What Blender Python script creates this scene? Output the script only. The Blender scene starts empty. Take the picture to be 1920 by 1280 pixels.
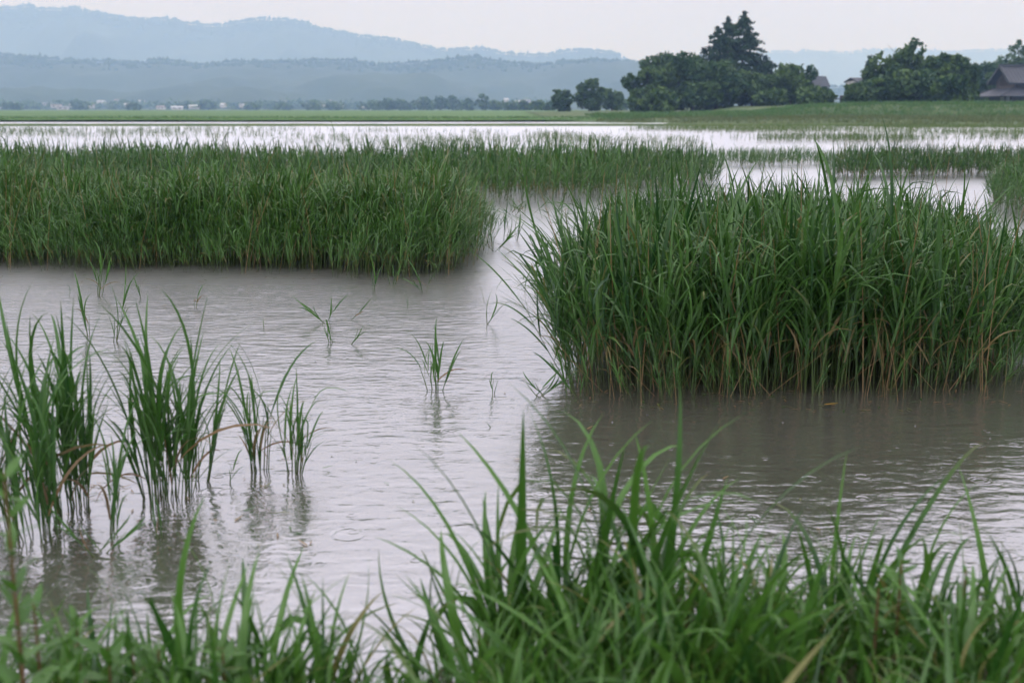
import bpy, math, random
import numpy as np
from mathutils import Vector, Matrix

SC = bpy.context.scene
COL = SC.collection
R = math.radians
rng = np.random.default_rng(11)
random.seed(11)

# ------------------------------------------------------------------ camera
CAM_H, LENS = 1.25, 40.0
FPX = 1920 * LENS / 36.0                       # focal length in photograph pixels
PITCH = math.atan((640 - 203) / FPX)           # horizon at row 203 of the photograph
cam_d = bpy.data.cameras.new('camera')
cam_d.lens = LENS; cam_d.sensor_width = 36.0
cam_d.clip_start = 0.05; cam_d.clip_end = 40000
cam_d.dof.use_dof = True
cam_d.dof.focus_distance = 6.6
cam_d.dof.aperture_fstop = 3.2
cam = bpy.data.objects.new('camera', cam_d); COL.objects.link(cam)
cam.location = (0, 0, CAM_H)
cam.rotation_euler = (math.pi / 2 - PITCH, 0, 0)
SC.camera = cam

# ------------------------------------------------------------------ sky, sun, exposure
SUN_EL, SUN_AZ = R(58), R(205)
world = bpy.data.worlds.new('World'); SC.world = world; world.use_nodes = True
nt = world.node_tree; nt.nodes.clear()
wout = nt.nodes.new('ShaderNodeOutputWorld')
wbg = nt.nodes.new('ShaderNodeBackground')
skyt = nt.nodes.new('ShaderNodeTexSky'); skyt.sky_type = 'NISHITA'; skyt.sun_disc = False
skyt.sun_elevation = SUN_EL; skyt.sun_rotation = SUN_AZ; skyt.dust_density = 6.0; skyt.air_density = 1.0
wbg.inputs['Strength'].default_value = 0.05
# overcast cloud layer over the clear sky: luminance rises towards the zenith (CIE overcast sky)
wgeo = nt.nodes.new('ShaderNodeNewGeometry')
wsep = nt.nodes.new('ShaderNodeSeparateXYZ')
nt.links.new(wgeo.outputs['Incoming'], wsep.inputs[0])
wneg = nt.nodes.new('ShaderNodeMath'); wneg.operation = 'MULTIPLY'; wneg.inputs[1].default_value = -1.0
nt.links.new(wsep.outputs['Z'], wneg.inputs[0])
wmax = nt.nodes.new('ShaderNodeMath'); wmax.operation = 'MAXIMUM'; wmax.inputs[1].default_value = 0.0
nt.links.new(wneg.outputs[0], wmax.inputs[0])
wcie = nt.nodes.new('ShaderNodeMath'); wcie.operation = 'MULTIPLY_ADD'
wcie.inputs[1].default_value = 1.8; wcie.inputs[2].default_value = 1.0
nt.links.new(wmax.outputs[0], wcie.inputs[0])
wnoise = nt.nodes.new('ShaderNodeTexNoise'); wnoise.inputs['Scale'].default_value = 1.6; wnoise.inputs['Detail'].default_value = 3
nt.links.new(wgeo.outputs['Incoming'], wnoise.inputs['Vector'])
wnr = nt.nodes.new('ShaderNodeMapRange'); wnr.inputs['To Min'].default_value = 0.94; wnr.inputs['To Max'].default_value = 1.06
wnr.inputs['From Min'].default_value = 0.3; wnr.inputs['From Max'].default_value = 0.7
nt.links.new(wnoise.outputs['Fac'], wnr.inputs['Value'])
wmul = nt.nodes.new('ShaderNodeMath'); wmul.operation = 'MULTIPLY'
nt.links.new(wcie.outputs[0], wmul.inputs[0]); nt.links.new(wnr.outputs[0], wmul.inputs[1])
wcol = nt.nodes.new('ShaderNodeVectorMath'); wcol.operation = 'SCALE'
wcol.inputs[0].default_value = (15.4, 15.1, 17.3)
nt.links.new(wmul.outputs[0], wcol.inputs['Scale'])
wmix = nt.nodes.new('ShaderNodeMix'); wmix.data_type = 'RGBA'; wmix.inputs[0].default_value = 0.93
nt.links.new(skyt.outputs[0], wmix.inputs[6]); nt.links.new(wcol.outputs[0], wmix.inputs[7])
nt.links.new(wmix.outputs[2], wbg.inputs['Color'])
nt.links.new(wbg.outputs[0], wout.inputs['Surface'])

sun_d = bpy.data.lights.new('sun', 'SUN'); sun_d.energy = 0.6; sun_d.angle = R(40); sun_d.color = (1.0, 0.97, 0.93)
sun = bpy.data.objects.new('sun', sun_d); COL.objects.link(sun)
sun.rotation_euler = (math.pi / 2 - SUN_EL, 0, math.pi - SUN_AZ)
SC.view_settings.view_transform = 'Standard'; SC.view_settings.look = 'None'
SC.view_settings.exposure = 0.0; SC.view_settings.gamma = 1.0; SC.view_settings.use_curve_mapping = False
SC.render.engine = 'CYCLES'
cy = SC.cycles
cy.use_denoising = True
cy.max_bounces = 5; cy.diffuse_bounces = 2; cy.glossy_bounces = 2; cy.transmission_bounces = 2
cy.use_adaptive_sampling = True; cy.adaptive_threshold = 0.025
cy.volume_bounces = 2; cy.transparent_max_bounces = 4
cy.sample_clamp_indirect = 6.0

# ------------------------------------------------------------------ helpers: where a photograph pixel meets the place
def ray(x, y):
    a, b = (x - 960) / FPX, (640 - y) / FPX
    return (a, math.cos(PITCH) + b * math.sin(PITCH), -math.sin(PITCH) + b * math.cos(PITCH))
def on(x, y, z=0.0):                            # the point on the level z
    v = ray(x, y); t = (z - CAM_H) / v[2]
    return Vector((v[0] * t, v[1] * t, z))
def at(x, y, Y):                                # the point at distance Y
    v = ray(x, y); t = Y / v[1]
    return Vector((v[0] * t, Y, CAM_H + v[2] * t))
def poly(pts, z=0.0):
    return np.array([on(x, y, z)[:2] for x, y in pts])

# ------------------------------------------------------------------ helpers: noise, meshes, objects
def hash2(ix, iy, s=0):
    h = (ix.astype(np.int64) * 374761393 + iy.astype(np.int64) * 668265263 + s * 1442695041) & 0x7fffffff
    h = ((h ^ (h >> 13)) * 1274126177) & 0x7fffffff
    return ((h ^ (h >> 16)) & 0xffff) / 65535.0
def vnoise(x, y, s=0):
    x = np.asarray(x, float); y = np.asarray(y, float)
    ix, iy = np.floor(x), np.floor(y); fx, fy = x - ix, y - iy
    fx = fx * fx * (3 - 2 * fx); fy = fy * fy * (3 - 2 * fy)
    a = hash2(ix, iy, s); b = hash2(ix + 1, iy, s); c = hash2(ix, iy + 1, s); d = hash2(ix + 1, iy + 1, s)
    return (a * (1 - fx) + b * fx) * (1 - fy) + (c * (1 - fx) + d * fx) * fy
def fbm(x, y, s=0, o=4):
    v = 0; a = 0.5
    for k in range(o):
        v = v + a * vnoise(np.asarray(x) * 2 ** k, np.asarray(y) * 2 ** k, s + k); a *= 0.5
    return v
def inside(p, pts):
    x, y = pts[:, 0], pts[:, 1]; c = np.zeros(len(pts), bool); n = len(p)
    for i in range(n):
        x1, y1 = p[i]; x2, y2 = p[(i + 1) % n]
        if y1 == y2: continue
        c ^= ((y1 > y) != (y2 > y)) & (x < (x2 - x1) * (y - y1) / (y2 - y1) + x1)
    return c
def edge_dist(p, pts):
    d = np.full(len(pts), 1e9)
    for i in range(len(p)):
        a = p[i]; b = p[(i + 1) % len(p)]; ab = b - a
        t = np.clip(((pts - a) @ ab) / max(ab @ ab, 1e-9), 0, 1)
        d = np.minimum(d, np.linalg.norm(pts - (a + t[:, None] * ab), axis=1))
    return d
def scatter(p, n):
    lo, hi = p.min(0), p.max(0); out = []; got = 0
    while got < n:
        q = rng.uniform(lo, hi, (n * 3, 2)); q = q[inside(p, q)]; out.append(q); got += len(q)
    return np.concatenate(out)[:n]

def tri_mesh(name, V, F, mat, attr=None, smooth=False):
    V = np.asarray(V, np.float32); F = np.asarray(F, np.int32)
    me = bpy.data.meshes.new(name)
    me.vertices.add(len(V)); me.vertices.foreach_set('co', V.ravel())
    me.loops.add(F.size); me.loops.foreach_set('vertex_index', F.ravel())
    me.polygons.add(len(F)); me.polygons.foreach_set('loop_start', np.arange(0, F.size, 3, dtype=np.int32))
    me.polygons.foreach_set('use_smooth', np.full(len(F), smooth))
    if attr is not None:
        a = me.attributes.new('tint', 'FLOAT_COLOR', 'POINT')
        c = np.ones((len(V), 4), np.float32); c[:, :3] = attr
        a.data.foreach_set('color', c.ravel())
    me.update(calc_edges=True); me.materials.append(mat)
    return me
def poly_mesh(name, V, F, mat):
    me = bpy.data.meshes.new(name); me.from_pydata([tuple(v) for v in V], [], [tuple(f) for f in F])
    me.update(); me.materials.append(mat); return me
def obj(name, me, parent=None, loc=(0, 0, 0), rot=(0, 0, 0), scale=(1, 1, 1)):
    o = bpy.data.objects.new(name, me); COL.objects.link(o)
    o.location = loc; o.rotation_euler = rot; o.scale = scale
    if parent: o.parent = parent
    return o
def empty(name, loc, rz=0.0):
    o = bpy.data.objects.new(name, None); COL.objects.link(o); o.location = loc; o.rotation_euler = (0, 0, rz)
    o.empty_display_size = 0.1; return o
def tag(o, label, cat, group=None, kind=None):
    o['label'] = label; o['category'] = cat
    if group: o['group'] = group
    if kind: o['kind'] = kind
    return o
def setting(o, label, cat): return tag(o, label, cat, None, 'structure')
ORD = ['first', 'second', 'third', 'fourth', 'fifth', 'sixth', 'seventh', 'eighth', 'ninth', 'tenth', 'eleventh', 'twelfth',
       'thirteenth', 'fourteenth', 'fifteenth', 'sixteenth', 'seventeenth', 'eighteenth', 'nineteenth', 'twentieth']
def ordinal(i):
    if i < 20: return ORD[i]
    t = ['', '', 'twenty', 'thirty', 'forty', 'fifty', 'sixty', 'seventy', 'eighty', 'ninety'][(i + 1) // 10]
    return ['twentieth', '', '', ''][0] if i == 19 else (t + '-' + ORD[(i + 1) % 10 - 1] if (i + 1) % 10 else t[:-1] + 'ieth')

class Soup:                                     # collects triangles with a tint per vertex
    def __init__(s): s.V, s.F, s.A, s.n = [], [], [], 0
    def add(s, V, F, A):
        V = np.asarray(V, float); s.V.append(V); s.F.append(np.asarray(F) + s.n)
        A = np.asarray(A, float)
        s.A.append(np.broadcast_to(A, (len(V), 3))); s.n += len(V)
    def get(s): return np.concatenate(s.V), np.concatenate(s.F), np.concatenate(s.A)
    def mesh(s, name, mat, smooth=False):
        V, F, A = s.get(); return tri_mesh(name, V, F, mat, A, smooth)

def box(bm_v, bm_f, x0, x1, y0, y1, z0, z1):
    n = len(bm_v)
    bm_v += [(x0, y0, z0), (x1, y0, z0), (x1, y1, z0), (x0, y1, z0), (x0, y0, z1), (x1, y0, z1), (x1, y1, z1), (x0, y1, z1)]
    bm_f += [(n, n+3, n+2, n+1), (n+4, n+5, n+6, n+7), (n, n+1, n+5, n+4), (n+1, n+2, n+6, n+5), (n+2, n+3, n+7, n+6), (n+3, n, n+4, n+7)]

# ------------------------------------------------------------------ materials
def new_mat(name):
    m = bpy.data.materials.new(name); m.use_nodes = True; t = m.node_tree; t.nodes.clear()
    return m, t, t.nodes.new('ShaderNodeOutputMaterial')
def N(t, k, **kw):
    n = t.nodes.new(k)
    for a, b in kw.items(): setattr(n, a, b)
    return n
def mathn(t, op, a, b=None, c=None):
    n = N(t, 'ShaderNodeMath', operation=op)
    for i, v in enumerate((a, b, c)):
        if v is None: continue
        if isinstance(v, (int, float)): n.inputs[i].default_value = v
        else: t.links.new(v, n.inputs[i])
    return n.outputs[0]
def mixc(t, fac, a, b):
    n = N(t, 'ShaderNodeMix', data_type='RGBA')
    for i, v in ((0, fac), (6, a), (7, b)):
        if isinstance(v, (int, float)): n.inputs[i].default_value = v
        elif isinstance(v, tuple): n.inputs[i].default_value = (*v, 1.0)
        else: t.links.new(v, n.inputs[i])
    return n.outputs[2]

def leaf_mat(name, deep, light, dry, base, rough=0.35, spec=0.5, trans=0.3, jitter=0.35, base_h=0.3):
    """tint.r picks deep..light green, tint.g how dry, tint.b how far up the plant (sheath colour near the root)"""
    m, t, out = new_mat(name)
    at_ = N(t, 'ShaderNodeAttribute', attribute_name='tint')
    sep = N(t, 'ShaderNodeSeparateColor'); t.links.new(at_.outputs['Color'], sep.inputs[0])
    oi = N(t, 'ShaderNodeObjectInfo')
    r = mathn(t, 'MULTIPLY_ADD', mathn(t, 'SUBTRACT', oi.outputs['Random'], 0.5), jitter, sep.outputs[0])
    cl = N(t, 'ShaderNodeClamp'); t.links.new(r, cl.inputs[0])
    c = mixc(t, cl.outputs[0], deep, light)
    if base is not None:
        mr = N(t, 'ShaderNodeMapRange'); mr.inputs['From Min'].default_value = 0.0; mr.inputs['From Max'].default_value = base_h
        mr.inputs['To Min'].default_value = 0.75; mr.inputs['To Max'].default_value = 0.0
        t.links.new(sep.outputs[2], mr.inputs['Value'])
        c = mixc(t, mr.outputs[0], c, base)
    c = mixc(t, sep.outputs[1], c, dry)
    nz = N(t, 'ShaderNodeTexNoise'); nz.inputs['Scale'].default_value = 30; nz.inputs['Detail'].default_value = 2
    hs = N(t, 'ShaderNodeHueSaturation'); t.links.new(c, hs.inputs['Color'])
    t.links.new(mathn(t, 'MULTIPLY_ADD', nz.outputs['Fac'], 0.6, 0.7), hs.inputs['Value'])
    p = N(t, 'ShaderNodeBsdfPrincipled')
    t.links.new(hs.outputs[0], p.inputs['Base Color'])
    p.inputs['Roughness'].default_value = rough; p.inputs['Specular IOR Level'].default_value = spec
    tr = N(t, 'ShaderNodeBsdfTranslucent'); t.links.new(hs.outputs[0], tr.inputs['Color'])
    mx = N(t, 'ShaderNodeMixShader'); mx.inputs[0].default_value = trans
    t.links.new(p.outputs[0], mx.inputs[1]); t.links.new(tr.outputs[0], mx.inputs[2])
    t.links.new(mx.outputs[0], out.inputs['Surface'])
    return m

M = {}
M['reed'] = leaf_mat('reed_leaf', (0.013, 0.056, 0.013), (0.062, 0.150, 0.025), (0.26, 0.165, 0.075), (0.095, 0.09, 0.030), 0.30, 0.4, 0.24)
M['tuft'] = leaf_mat('tuft_leaf', (0.019, 0.078, 0.012), (0.070, 0.172, 0.024), (0.20, 0.12, 0.06), (0.07, 0.085, 0.03), 0.34, 0.4, 0.3)
M['bank'] = leaf_mat('bank_grass_leaf', (0.013, 0.066, 0.011), (0.080, 0.195, 0.027), (0.26, 0.17, 0.07), (0.12, 0.12, 0.035), 0.32, 0.45, 0.35, base_h=0.15)
M['meadow'] = leaf_mat('meadow_grass', (0.070, 0.105, 0.034), (0.125, 0.165, 0.052), (0.22, 0.17, 0.08), None, 0.55, 0.3, 0.3)
M['levee_grass'] = leaf_mat('levee_grass', (0.045, 0.12, 0.028), (0.085, 0.19, 0.045), (0.2, 0.18, 0.08), None, 0.55, 0.3, 0.3)
M['sparse'] = leaf_mat('paddy_reed', (0.050, 0.105, 0.024), (0.105, 0.165, 0.040), (0.25, 0.17, 0.07), (0.11, 0.10, 0.04), 0.6, 0.2, 0.3, base_h=0.25)
M['broad'] = leaf_mat('broadleaf_foliage', (0.024, 0.070, 0.018), (0.095, 0.165, 0.036), (0.1, 0.08, 0.04), None, 0.55, 0.3, 0.25, 0.25)
M['conifer'] = leaf_mat('conifer_foliage', (0.014, 0.042, 0.017), (0.036, 0.080, 0.028), (0.08, 0.06, 0.03), None, 0.6, 0.3, 0.15, 0.2)
M['forest'] = leaf_mat('hill_forest_foliage', (0.032, 0.066, 0.027), (0.040, 0.076, 0.030), (0.1, 0.1, 0.04), None, 0.7, 0.2, 0.1, 0.2)

def plain(name, c1, c2, scale=3.0, rough=0.8, spec=0.3, detail=4, bump=0.0, stretch=(1, 1, 1), metallic=0.0):
    m, t, out = new_mat(name)
    tc = N(t, 'ShaderNodeTexCoord'); mp = N(t, 'ShaderNodeMapping'); mp.inputs['Scale'].default_value = stretch
    t.links.new(tc.outputs['Object'], mp.inputs[0])
    nz = N(t, 'ShaderNodeTexNoise'); nz.inputs['Scale'].default_value = scale; nz.inputs['Detail'].default_value = detail
    t.links.new(mp.outputs[0], nz.inputs['Vector'])
    mr = N(t, 'ShaderNodeMapRange'); mr.inputs['From Min'].default_value = 0.3; mr.inputs['From Max'].default_value = 0.7
    t.links.new(nz.outputs['Fac'], mr.inputs['Value'])
    c = mixc(t, mr.outputs[0], c1, c2)
    p = N(t, 'ShaderNodeBsdfPrincipled'); t.links.new(c, p.inputs['Base Color'])
    p.inputs['Roughness'].default_value = rough; p.inputs['Specular IOR Level'].default_value = spec; p.inputs['Metallic'].default_value = metallic
    if bump:
        b = N(t, 'ShaderNodeBump'); b.inputs['Distance'].default_value = bump; t.links.new(nz.outputs['Fac'], b.inputs['Height'])
        t.links.new(b.outputs[0], p.inputs['Normal'])
    t.links.new(p.outputs[0], out.inputs['Surface'])
    return m
M['mud'] = plain('wet_mud', (0.06, 0.048, 0.03), (0.11, 0.088, 0.055), 4, 0.5, 0.4, 5, 0.02)
M['soil'] = plain('valley_ground', (0.04, 0.075, 0.028), (0.07, 0.10, 0.04), 0.02, 0.9)
M['field'] = plain('rice_field', (0.045, 0.115, 0.030), (0.095, 0.175, 0.045), 0.06, 0.8, 0.3, 4, 0, (0.15, 1.0, 1))
M['levee'] = plain('levee_turf', (0.045, 0.085, 0.026), (0.095, 0.13, 0.045), 0.35, 0.85)
M['hill'] = plain('hill_ground', (0.014, 0.034, 0.015), (0.034, 0.058, 0.024), 0.005, 0.9)
M['bark'] = plain('tree_bark', (0.05, 0.04, 0.03), (0.1, 0.085, 0.065), 6, 0.9, 0.2, 4, 0.02, (1, 1, 0.2))
M['roof_grey'] = plain('sheet_metal_roof', (0.040, 0.043, 0.052), (0.058, 0.061, 0.072), 1.2, 0.55, 0.35, 3)
M['roof_dark'] = plain('dark_roof', (0.035, 0.038, 0.045), (0.06, 0.062, 0.07), 1.5, 0.6)
M['plaster'] = plain('pale_plaster', (0.42, 0.41, 0.42), (0.56, 0.55, 0.55), 1.2, 0.85)
M['timber'] = plain('dark_timber', (0.035, 0.028, 0.024), (0.07, 0.055, 0.048), 2, 0.8, 0.3, 4, 0, (1, 1, 0.2))
M['lattice'] = plain('weathered_boards', (0.085, 0.07, 0.062), (0.14, 0.115, 0.10), 3, 0.85, 0.2, 4, 0, (1, 1, 0.15))
M['window'] = plain('dark_window_glass', (0.02, 0.022, 0.025), (0.03, 0.032, 0.035), 1, 0.12, 0.6)
M['shed'] = plain('grey_cladding', (0.26, 0.27, 0.31), (0.33, 0.34, 0.38), 0.6, 0.6, 0.3, 3)
M['far_wall'] = plain('far_pale_wall', (0.4, 0.4, 0.4), (0.55, 0.55, 0.55), 0.2, 0.8)
M['far_roof_pale'] = plain('far_pale_roof', (0.48, 0.49, 0.52), (0.6, 0.61, 0.64), 0.2, 0.5)
M['far_roof_grey'] = plain('far_grey_roof', (0.16, 0.17, 0.19), (0.26, 0.26, 0.28), 0.2, 0.6)
M['far_roof_red'] = plain('far_brown_roof', (0.2, 0.15, 0.14), (0.26, 0.2, 0.18), 0.2, 0.7)
M['weed_stem'] = plain('reddish_weed_stem', (0.16, 0.07, 0.04), (0.12, 0.11, 0.04), 30, 0.6)
M['yellow_leaf'] = plain('yellow_dead_leaf', (0.42, 0.24, 0.03), (0.5, 0.33, 0.05), 40, 0.5)

# flood water: brown silty body under a wind-rippled, rain-pocked surface
def water_mat():
    m, t, out = new_mat('flood_water')
    tc = N(t, 'ShaderNodeTexCoord')
    def noise(sc, stretch, detail, rough=0.5, dist=0.0):
        mp = N(t, 'ShaderNodeMapping'); mp.inputs['Scale'].default_value = stretch
        t.links.new(tc.outputs['Object'], mp.inputs[0])
        n = N(t, 'ShaderNodeTexNoise'); n.inputs['Scale'].default_value = sc; n.inputs['Detail'].default_value = detail
        n.inputs['Roughness'].default_value = rough; n.inputs['Distortion'].default_value = dist
        t.links.new(mp.outputs[0], n.inputs['Vector']); return n.outputs['Fac']
    patch = noise(0.55, (0.6, 1, 1), 2)
    pr = N(t, 'ShaderNodeMapRange'); pr.inputs['From Min'].default_value = 0.35; pr.inputs['From Max'].default_value = 0.68
    pr.inputs['To Min'].default_value = 0.55; pr.inputs['To Max'].default_value = 1.0
    t.links.new(patch, pr.inputs['Value'])
    fine = noise(15, (0.62, 1.25, 1), 2.5, 0.5, 0.35)
    mid = noise(4.0, (0.7, 1.2, 1), 2, 0.5, 0.2)
    h = mathn(t, 'MULTIPLY', fine, 0.0080)
    h = mathn(t, 'ADD', h, mathn(t, 'MULTIPLY', mid, 0.009))
    h = mathn(t, 'MULTIPLY', h, pr.outputs[0])
    pit = noise(46, (0.75, 1.15, 1), 2, 0.6, 0.0)
    h = mathn(t, 'ADD', h, mathn(t, 'MULTIPLY', pit, 0.0011))
    # rain rings
    for sc, amp, freq, rad, seed in ((2.4, 0.0009, 230.0, 0.06, 0.0), (5.5, 0.0008, 320.0, 0.03, 7.3)):
        mp = N(t, 'ShaderNodeMapping'); mp.inputs['Location'].default_value = (seed, seed * 0.7, 0)
        t.links.new(tc.outputs['Object'], mp.inputs[0])
        v = N(t, 'ShaderNodeTexVoronoi', voronoi_dimensions='2D'); v.inputs['Scale'].default_value = sc
        t.links.new(mp.outputs[0], v.inputs['Vector'])
        dm = mathn(t, 'DIVIDE', v.outputs['Distance'], sc)
        sp = N(t, 'ShaderNodeSeparateColor'); t.links.new(v.outputs['Color'], sp.inputs[0])
        rr = mathn(t, 'MULTIPLY', sp.outputs[0], rad)
        x = mathn(t, 'DIVIDE', mathn(t, 'SUBTRACT', dm, rr), 0.013)
        env = mathn(t, 'EXPONENT', mathn(t, 'MULTIPLY', mathn(t, 'MULTIPLY', x, x), -1.0))
        w = mathn(t, 'MULTIPLY', mathn(t, 'SINE', mathn(t, 'MULTIPLY', dm, freq)), env)
        on_ = mathn(t, 'GREATER_THAN', sp.outputs[1], 0.6)
        h = mathn(t, 'ADD', h, mathn(t, 'MULTIPLY', mathn(t, 'MULTIPLY', w, amp), on_))
    b = N(t, 'ShaderNodeBump'); b.inputs['Strength'].default_value = 1.0; b.inputs['Distance'].default_value = 1.0
    t.links.new(h, b.inputs['Height'])
    sx = N(t, 'ShaderNodeSeparateXYZ'); t.links.new(tc.outputs['Object'], sx.inputs[0])
    open_ = N(t, 'ShaderNodeMapRange', interpolation_type='SMOOTHSTEP'); open_.inputs['From Min'].default_value = 2.6; open_.inputs['From Max'].default_value = 9.2
    open_.inputs['To Min'].default_value = 0.05; open_.inputs['To Max'].default_value = 0.29   # wind ruffles the open paddies more
    t.links.new(sx.outputs['Y'], open_.inputs['Value'])
    silt = noise(0.8, (1, 1, 1), 4)
    body = mixc(t, silt, (0.090, 0.087, 0.070), (0.108, 0.104, 0.084))
    df = N(t, 'ShaderNodeBsdfDiffuse'); t.links.new(body, df.inputs['Color'])
    gl = N(t, 'ShaderNodeBsdfGlossy'); t.links.new(open_.outputs[0], gl.inputs['Roughness']); gl.inputs['Color'].default_value = (0.95, 0.95, 0.99, 1)
    t.links.new(b.outputs[0], gl.inputs['Normal'])
    fr = N(t, 'ShaderNodeFresnel'); fr.inputs['IOR'].default_value = 2.3
    t.links.new(b.outputs[0], fr.inputs['Normal'])
    fac = mathn(t, 'MULTIPLY_ADD', fr.outputs[0], 0.70, 0.36)
    mx = N(t, 'ShaderNodeMixShader'); t.links.new(fac, mx.inputs[0])
    t.links.new(df.outputs[0], mx.inputs[1]); t.links.new(gl.outputs[0], mx.inputs[2])
    t.links.new(mx.outputs[0], out.inputs['Surface'])
    return m
M['water'] = water_mat()

# ------------------------------------------------------------------ the setting: ground, water, fields, levee, hills
def grid_mesh(name, xs, ys, zf, mat, smooth=True):
    X, Y = np.meshgrid(xs, ys); Z = zf(X, Y)
    V = np.stack([X, Y, Z], -1).reshape(-1, 3); nx, ny = len(xs), len(ys)
    i = np.arange((ny - 1) * (nx - 1)); r, c = i // (nx - 1), i % (nx - 1); a = r * nx + c
    F = np.concatenate([np.stack([a, a + 1, a + nx + 1], 1), np.stack([a, a + nx + 1, a + nx], 1)])
    return tri_mesh(name, V, F, mat, None, smooth)

g = obj('ground', poly_mesh('ground', [(-8900, -40, -0.35), (8900, -40, -0.35), (8900, 9400, -0.35), (-8900, 9400, -0.35)], [(0, 1, 2, 3)], M['soil']))
setting(g, 'flat green valley floor under the flood and out to the hills', 'ground')
w = obj('water', poly_mesh('water', [(-140, -8, 0), (140, -8, 0), (140, 132, 0), (-140, 132, 0)], [(0, 1, 2, 3)], M['water']))
setting(w, 'rain-rippled brown flood water reflecting the pale sky', 'water')

# near bank the photographer stands on
def shore(X): return 2.22 + 0.36 / (1 + np.exp(-(X - 0.05) * 6)) + 0.10 * np.sin(X * 2.3 + 1) + 0.06 * np.sin(X * 5.1)
def bank_z(X, Y):
    d = shore(X) - Y
    return np.where(d > 0, 0.16 * np.tanh(d * 1.3), d * 0.5) + 0.03 * (fbm(X * 4, Y * 4, 5) - 0.5)
o = obj('bank', grid_mesh('bank', np.linspace(-4, 4, 90), np.linspace(-3, 3.4, 80), bank_z, M['mud']))
setting(o, 'muddy near bank under the foreground grass', 'bank')

# rice fields beyond the flood
FY = on(960, 229).y; FARY = 460.0
DIKE_Y = on(960, 236.6).y
def field_z(X, Y): return 0.12 + 0.22 * np.clip((Y - FY) / 1.2, 0, 1) + 0.10 * fbm(X * 0.4, Y * 0.15, 3)
ys = np.concatenate([np.linspace(FY - 0.2, FY + 3, 8), np.linspace(FY + 6, FARY, 60)])
o = obj('field', grid_mesh('field', np.linspace(-340, 160, 240), ys, field_z, M['field'])); o.location.z = 0.0
setting(o, 'wide green rice field beyond the flooded paddies', 'field')
def dike_z(X, Y):
    c = DIKE_Y + 0.15 + 0.35 * np.sin(X * 0.05)
    return -0.1 + 0.26 * np.exp(-((Y - c) / 0.55) ** 2) + 0.05 * fbm(X * 0.8, Y, 9)
o = obj('dike', grid_mesh('dike', np.linspace(-60, 26, 300), np.linspace(DIKE_Y - 2, DIKE_Y + 2, 14), dike_z, M['levee']))
setting(o, 'low grassy dike between two flooded paddies', 'dike')

# meadow and grassy levee on the right
def levee_z(X, Y):
    toe = np.interp(X, [4, 12, 20, 30, 60], [103, 98, 84, 77, 72])
    d = Y - toe - 9 * (fbm(X * .11, Y * .11, 28, 3) - .5)
    z = np.where(d < 0, np.maximum(d * 0.03, -.3), 0.5 * (1 - np.exp(-d / 12.0))) + .55 * (fbm(X * .22, Y * .22, 29, 3) - .50) * np.exp(-np.abs(d) / 12)
    crest = np.interp(X, [6, 12, 20, 26, 31, 36, 60], [0.0, 0.10, 0.16, 0.28, 0.92, 1.10, 1.2])
    f = np.clip((Y - 106) / 10.0, 0, 1); z = z + crest * f * f * (3 - 2 * f)
    return z + 0.25 * (fbm(X * 0.35, Y * 0.35, 21) - 0.5) * np.clip(d / 6, 0, 1)
o = obj('levee', grid_mesh('levee', np.linspace(3, 90, 130), np.concatenate([np.linspace(56, 112, 80), np.linspace(116, 260, 50)]), levee_z, M['levee']))
setting(o, 'grassy meadow rising to a levee below the farmhouse', 'levee')

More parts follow.
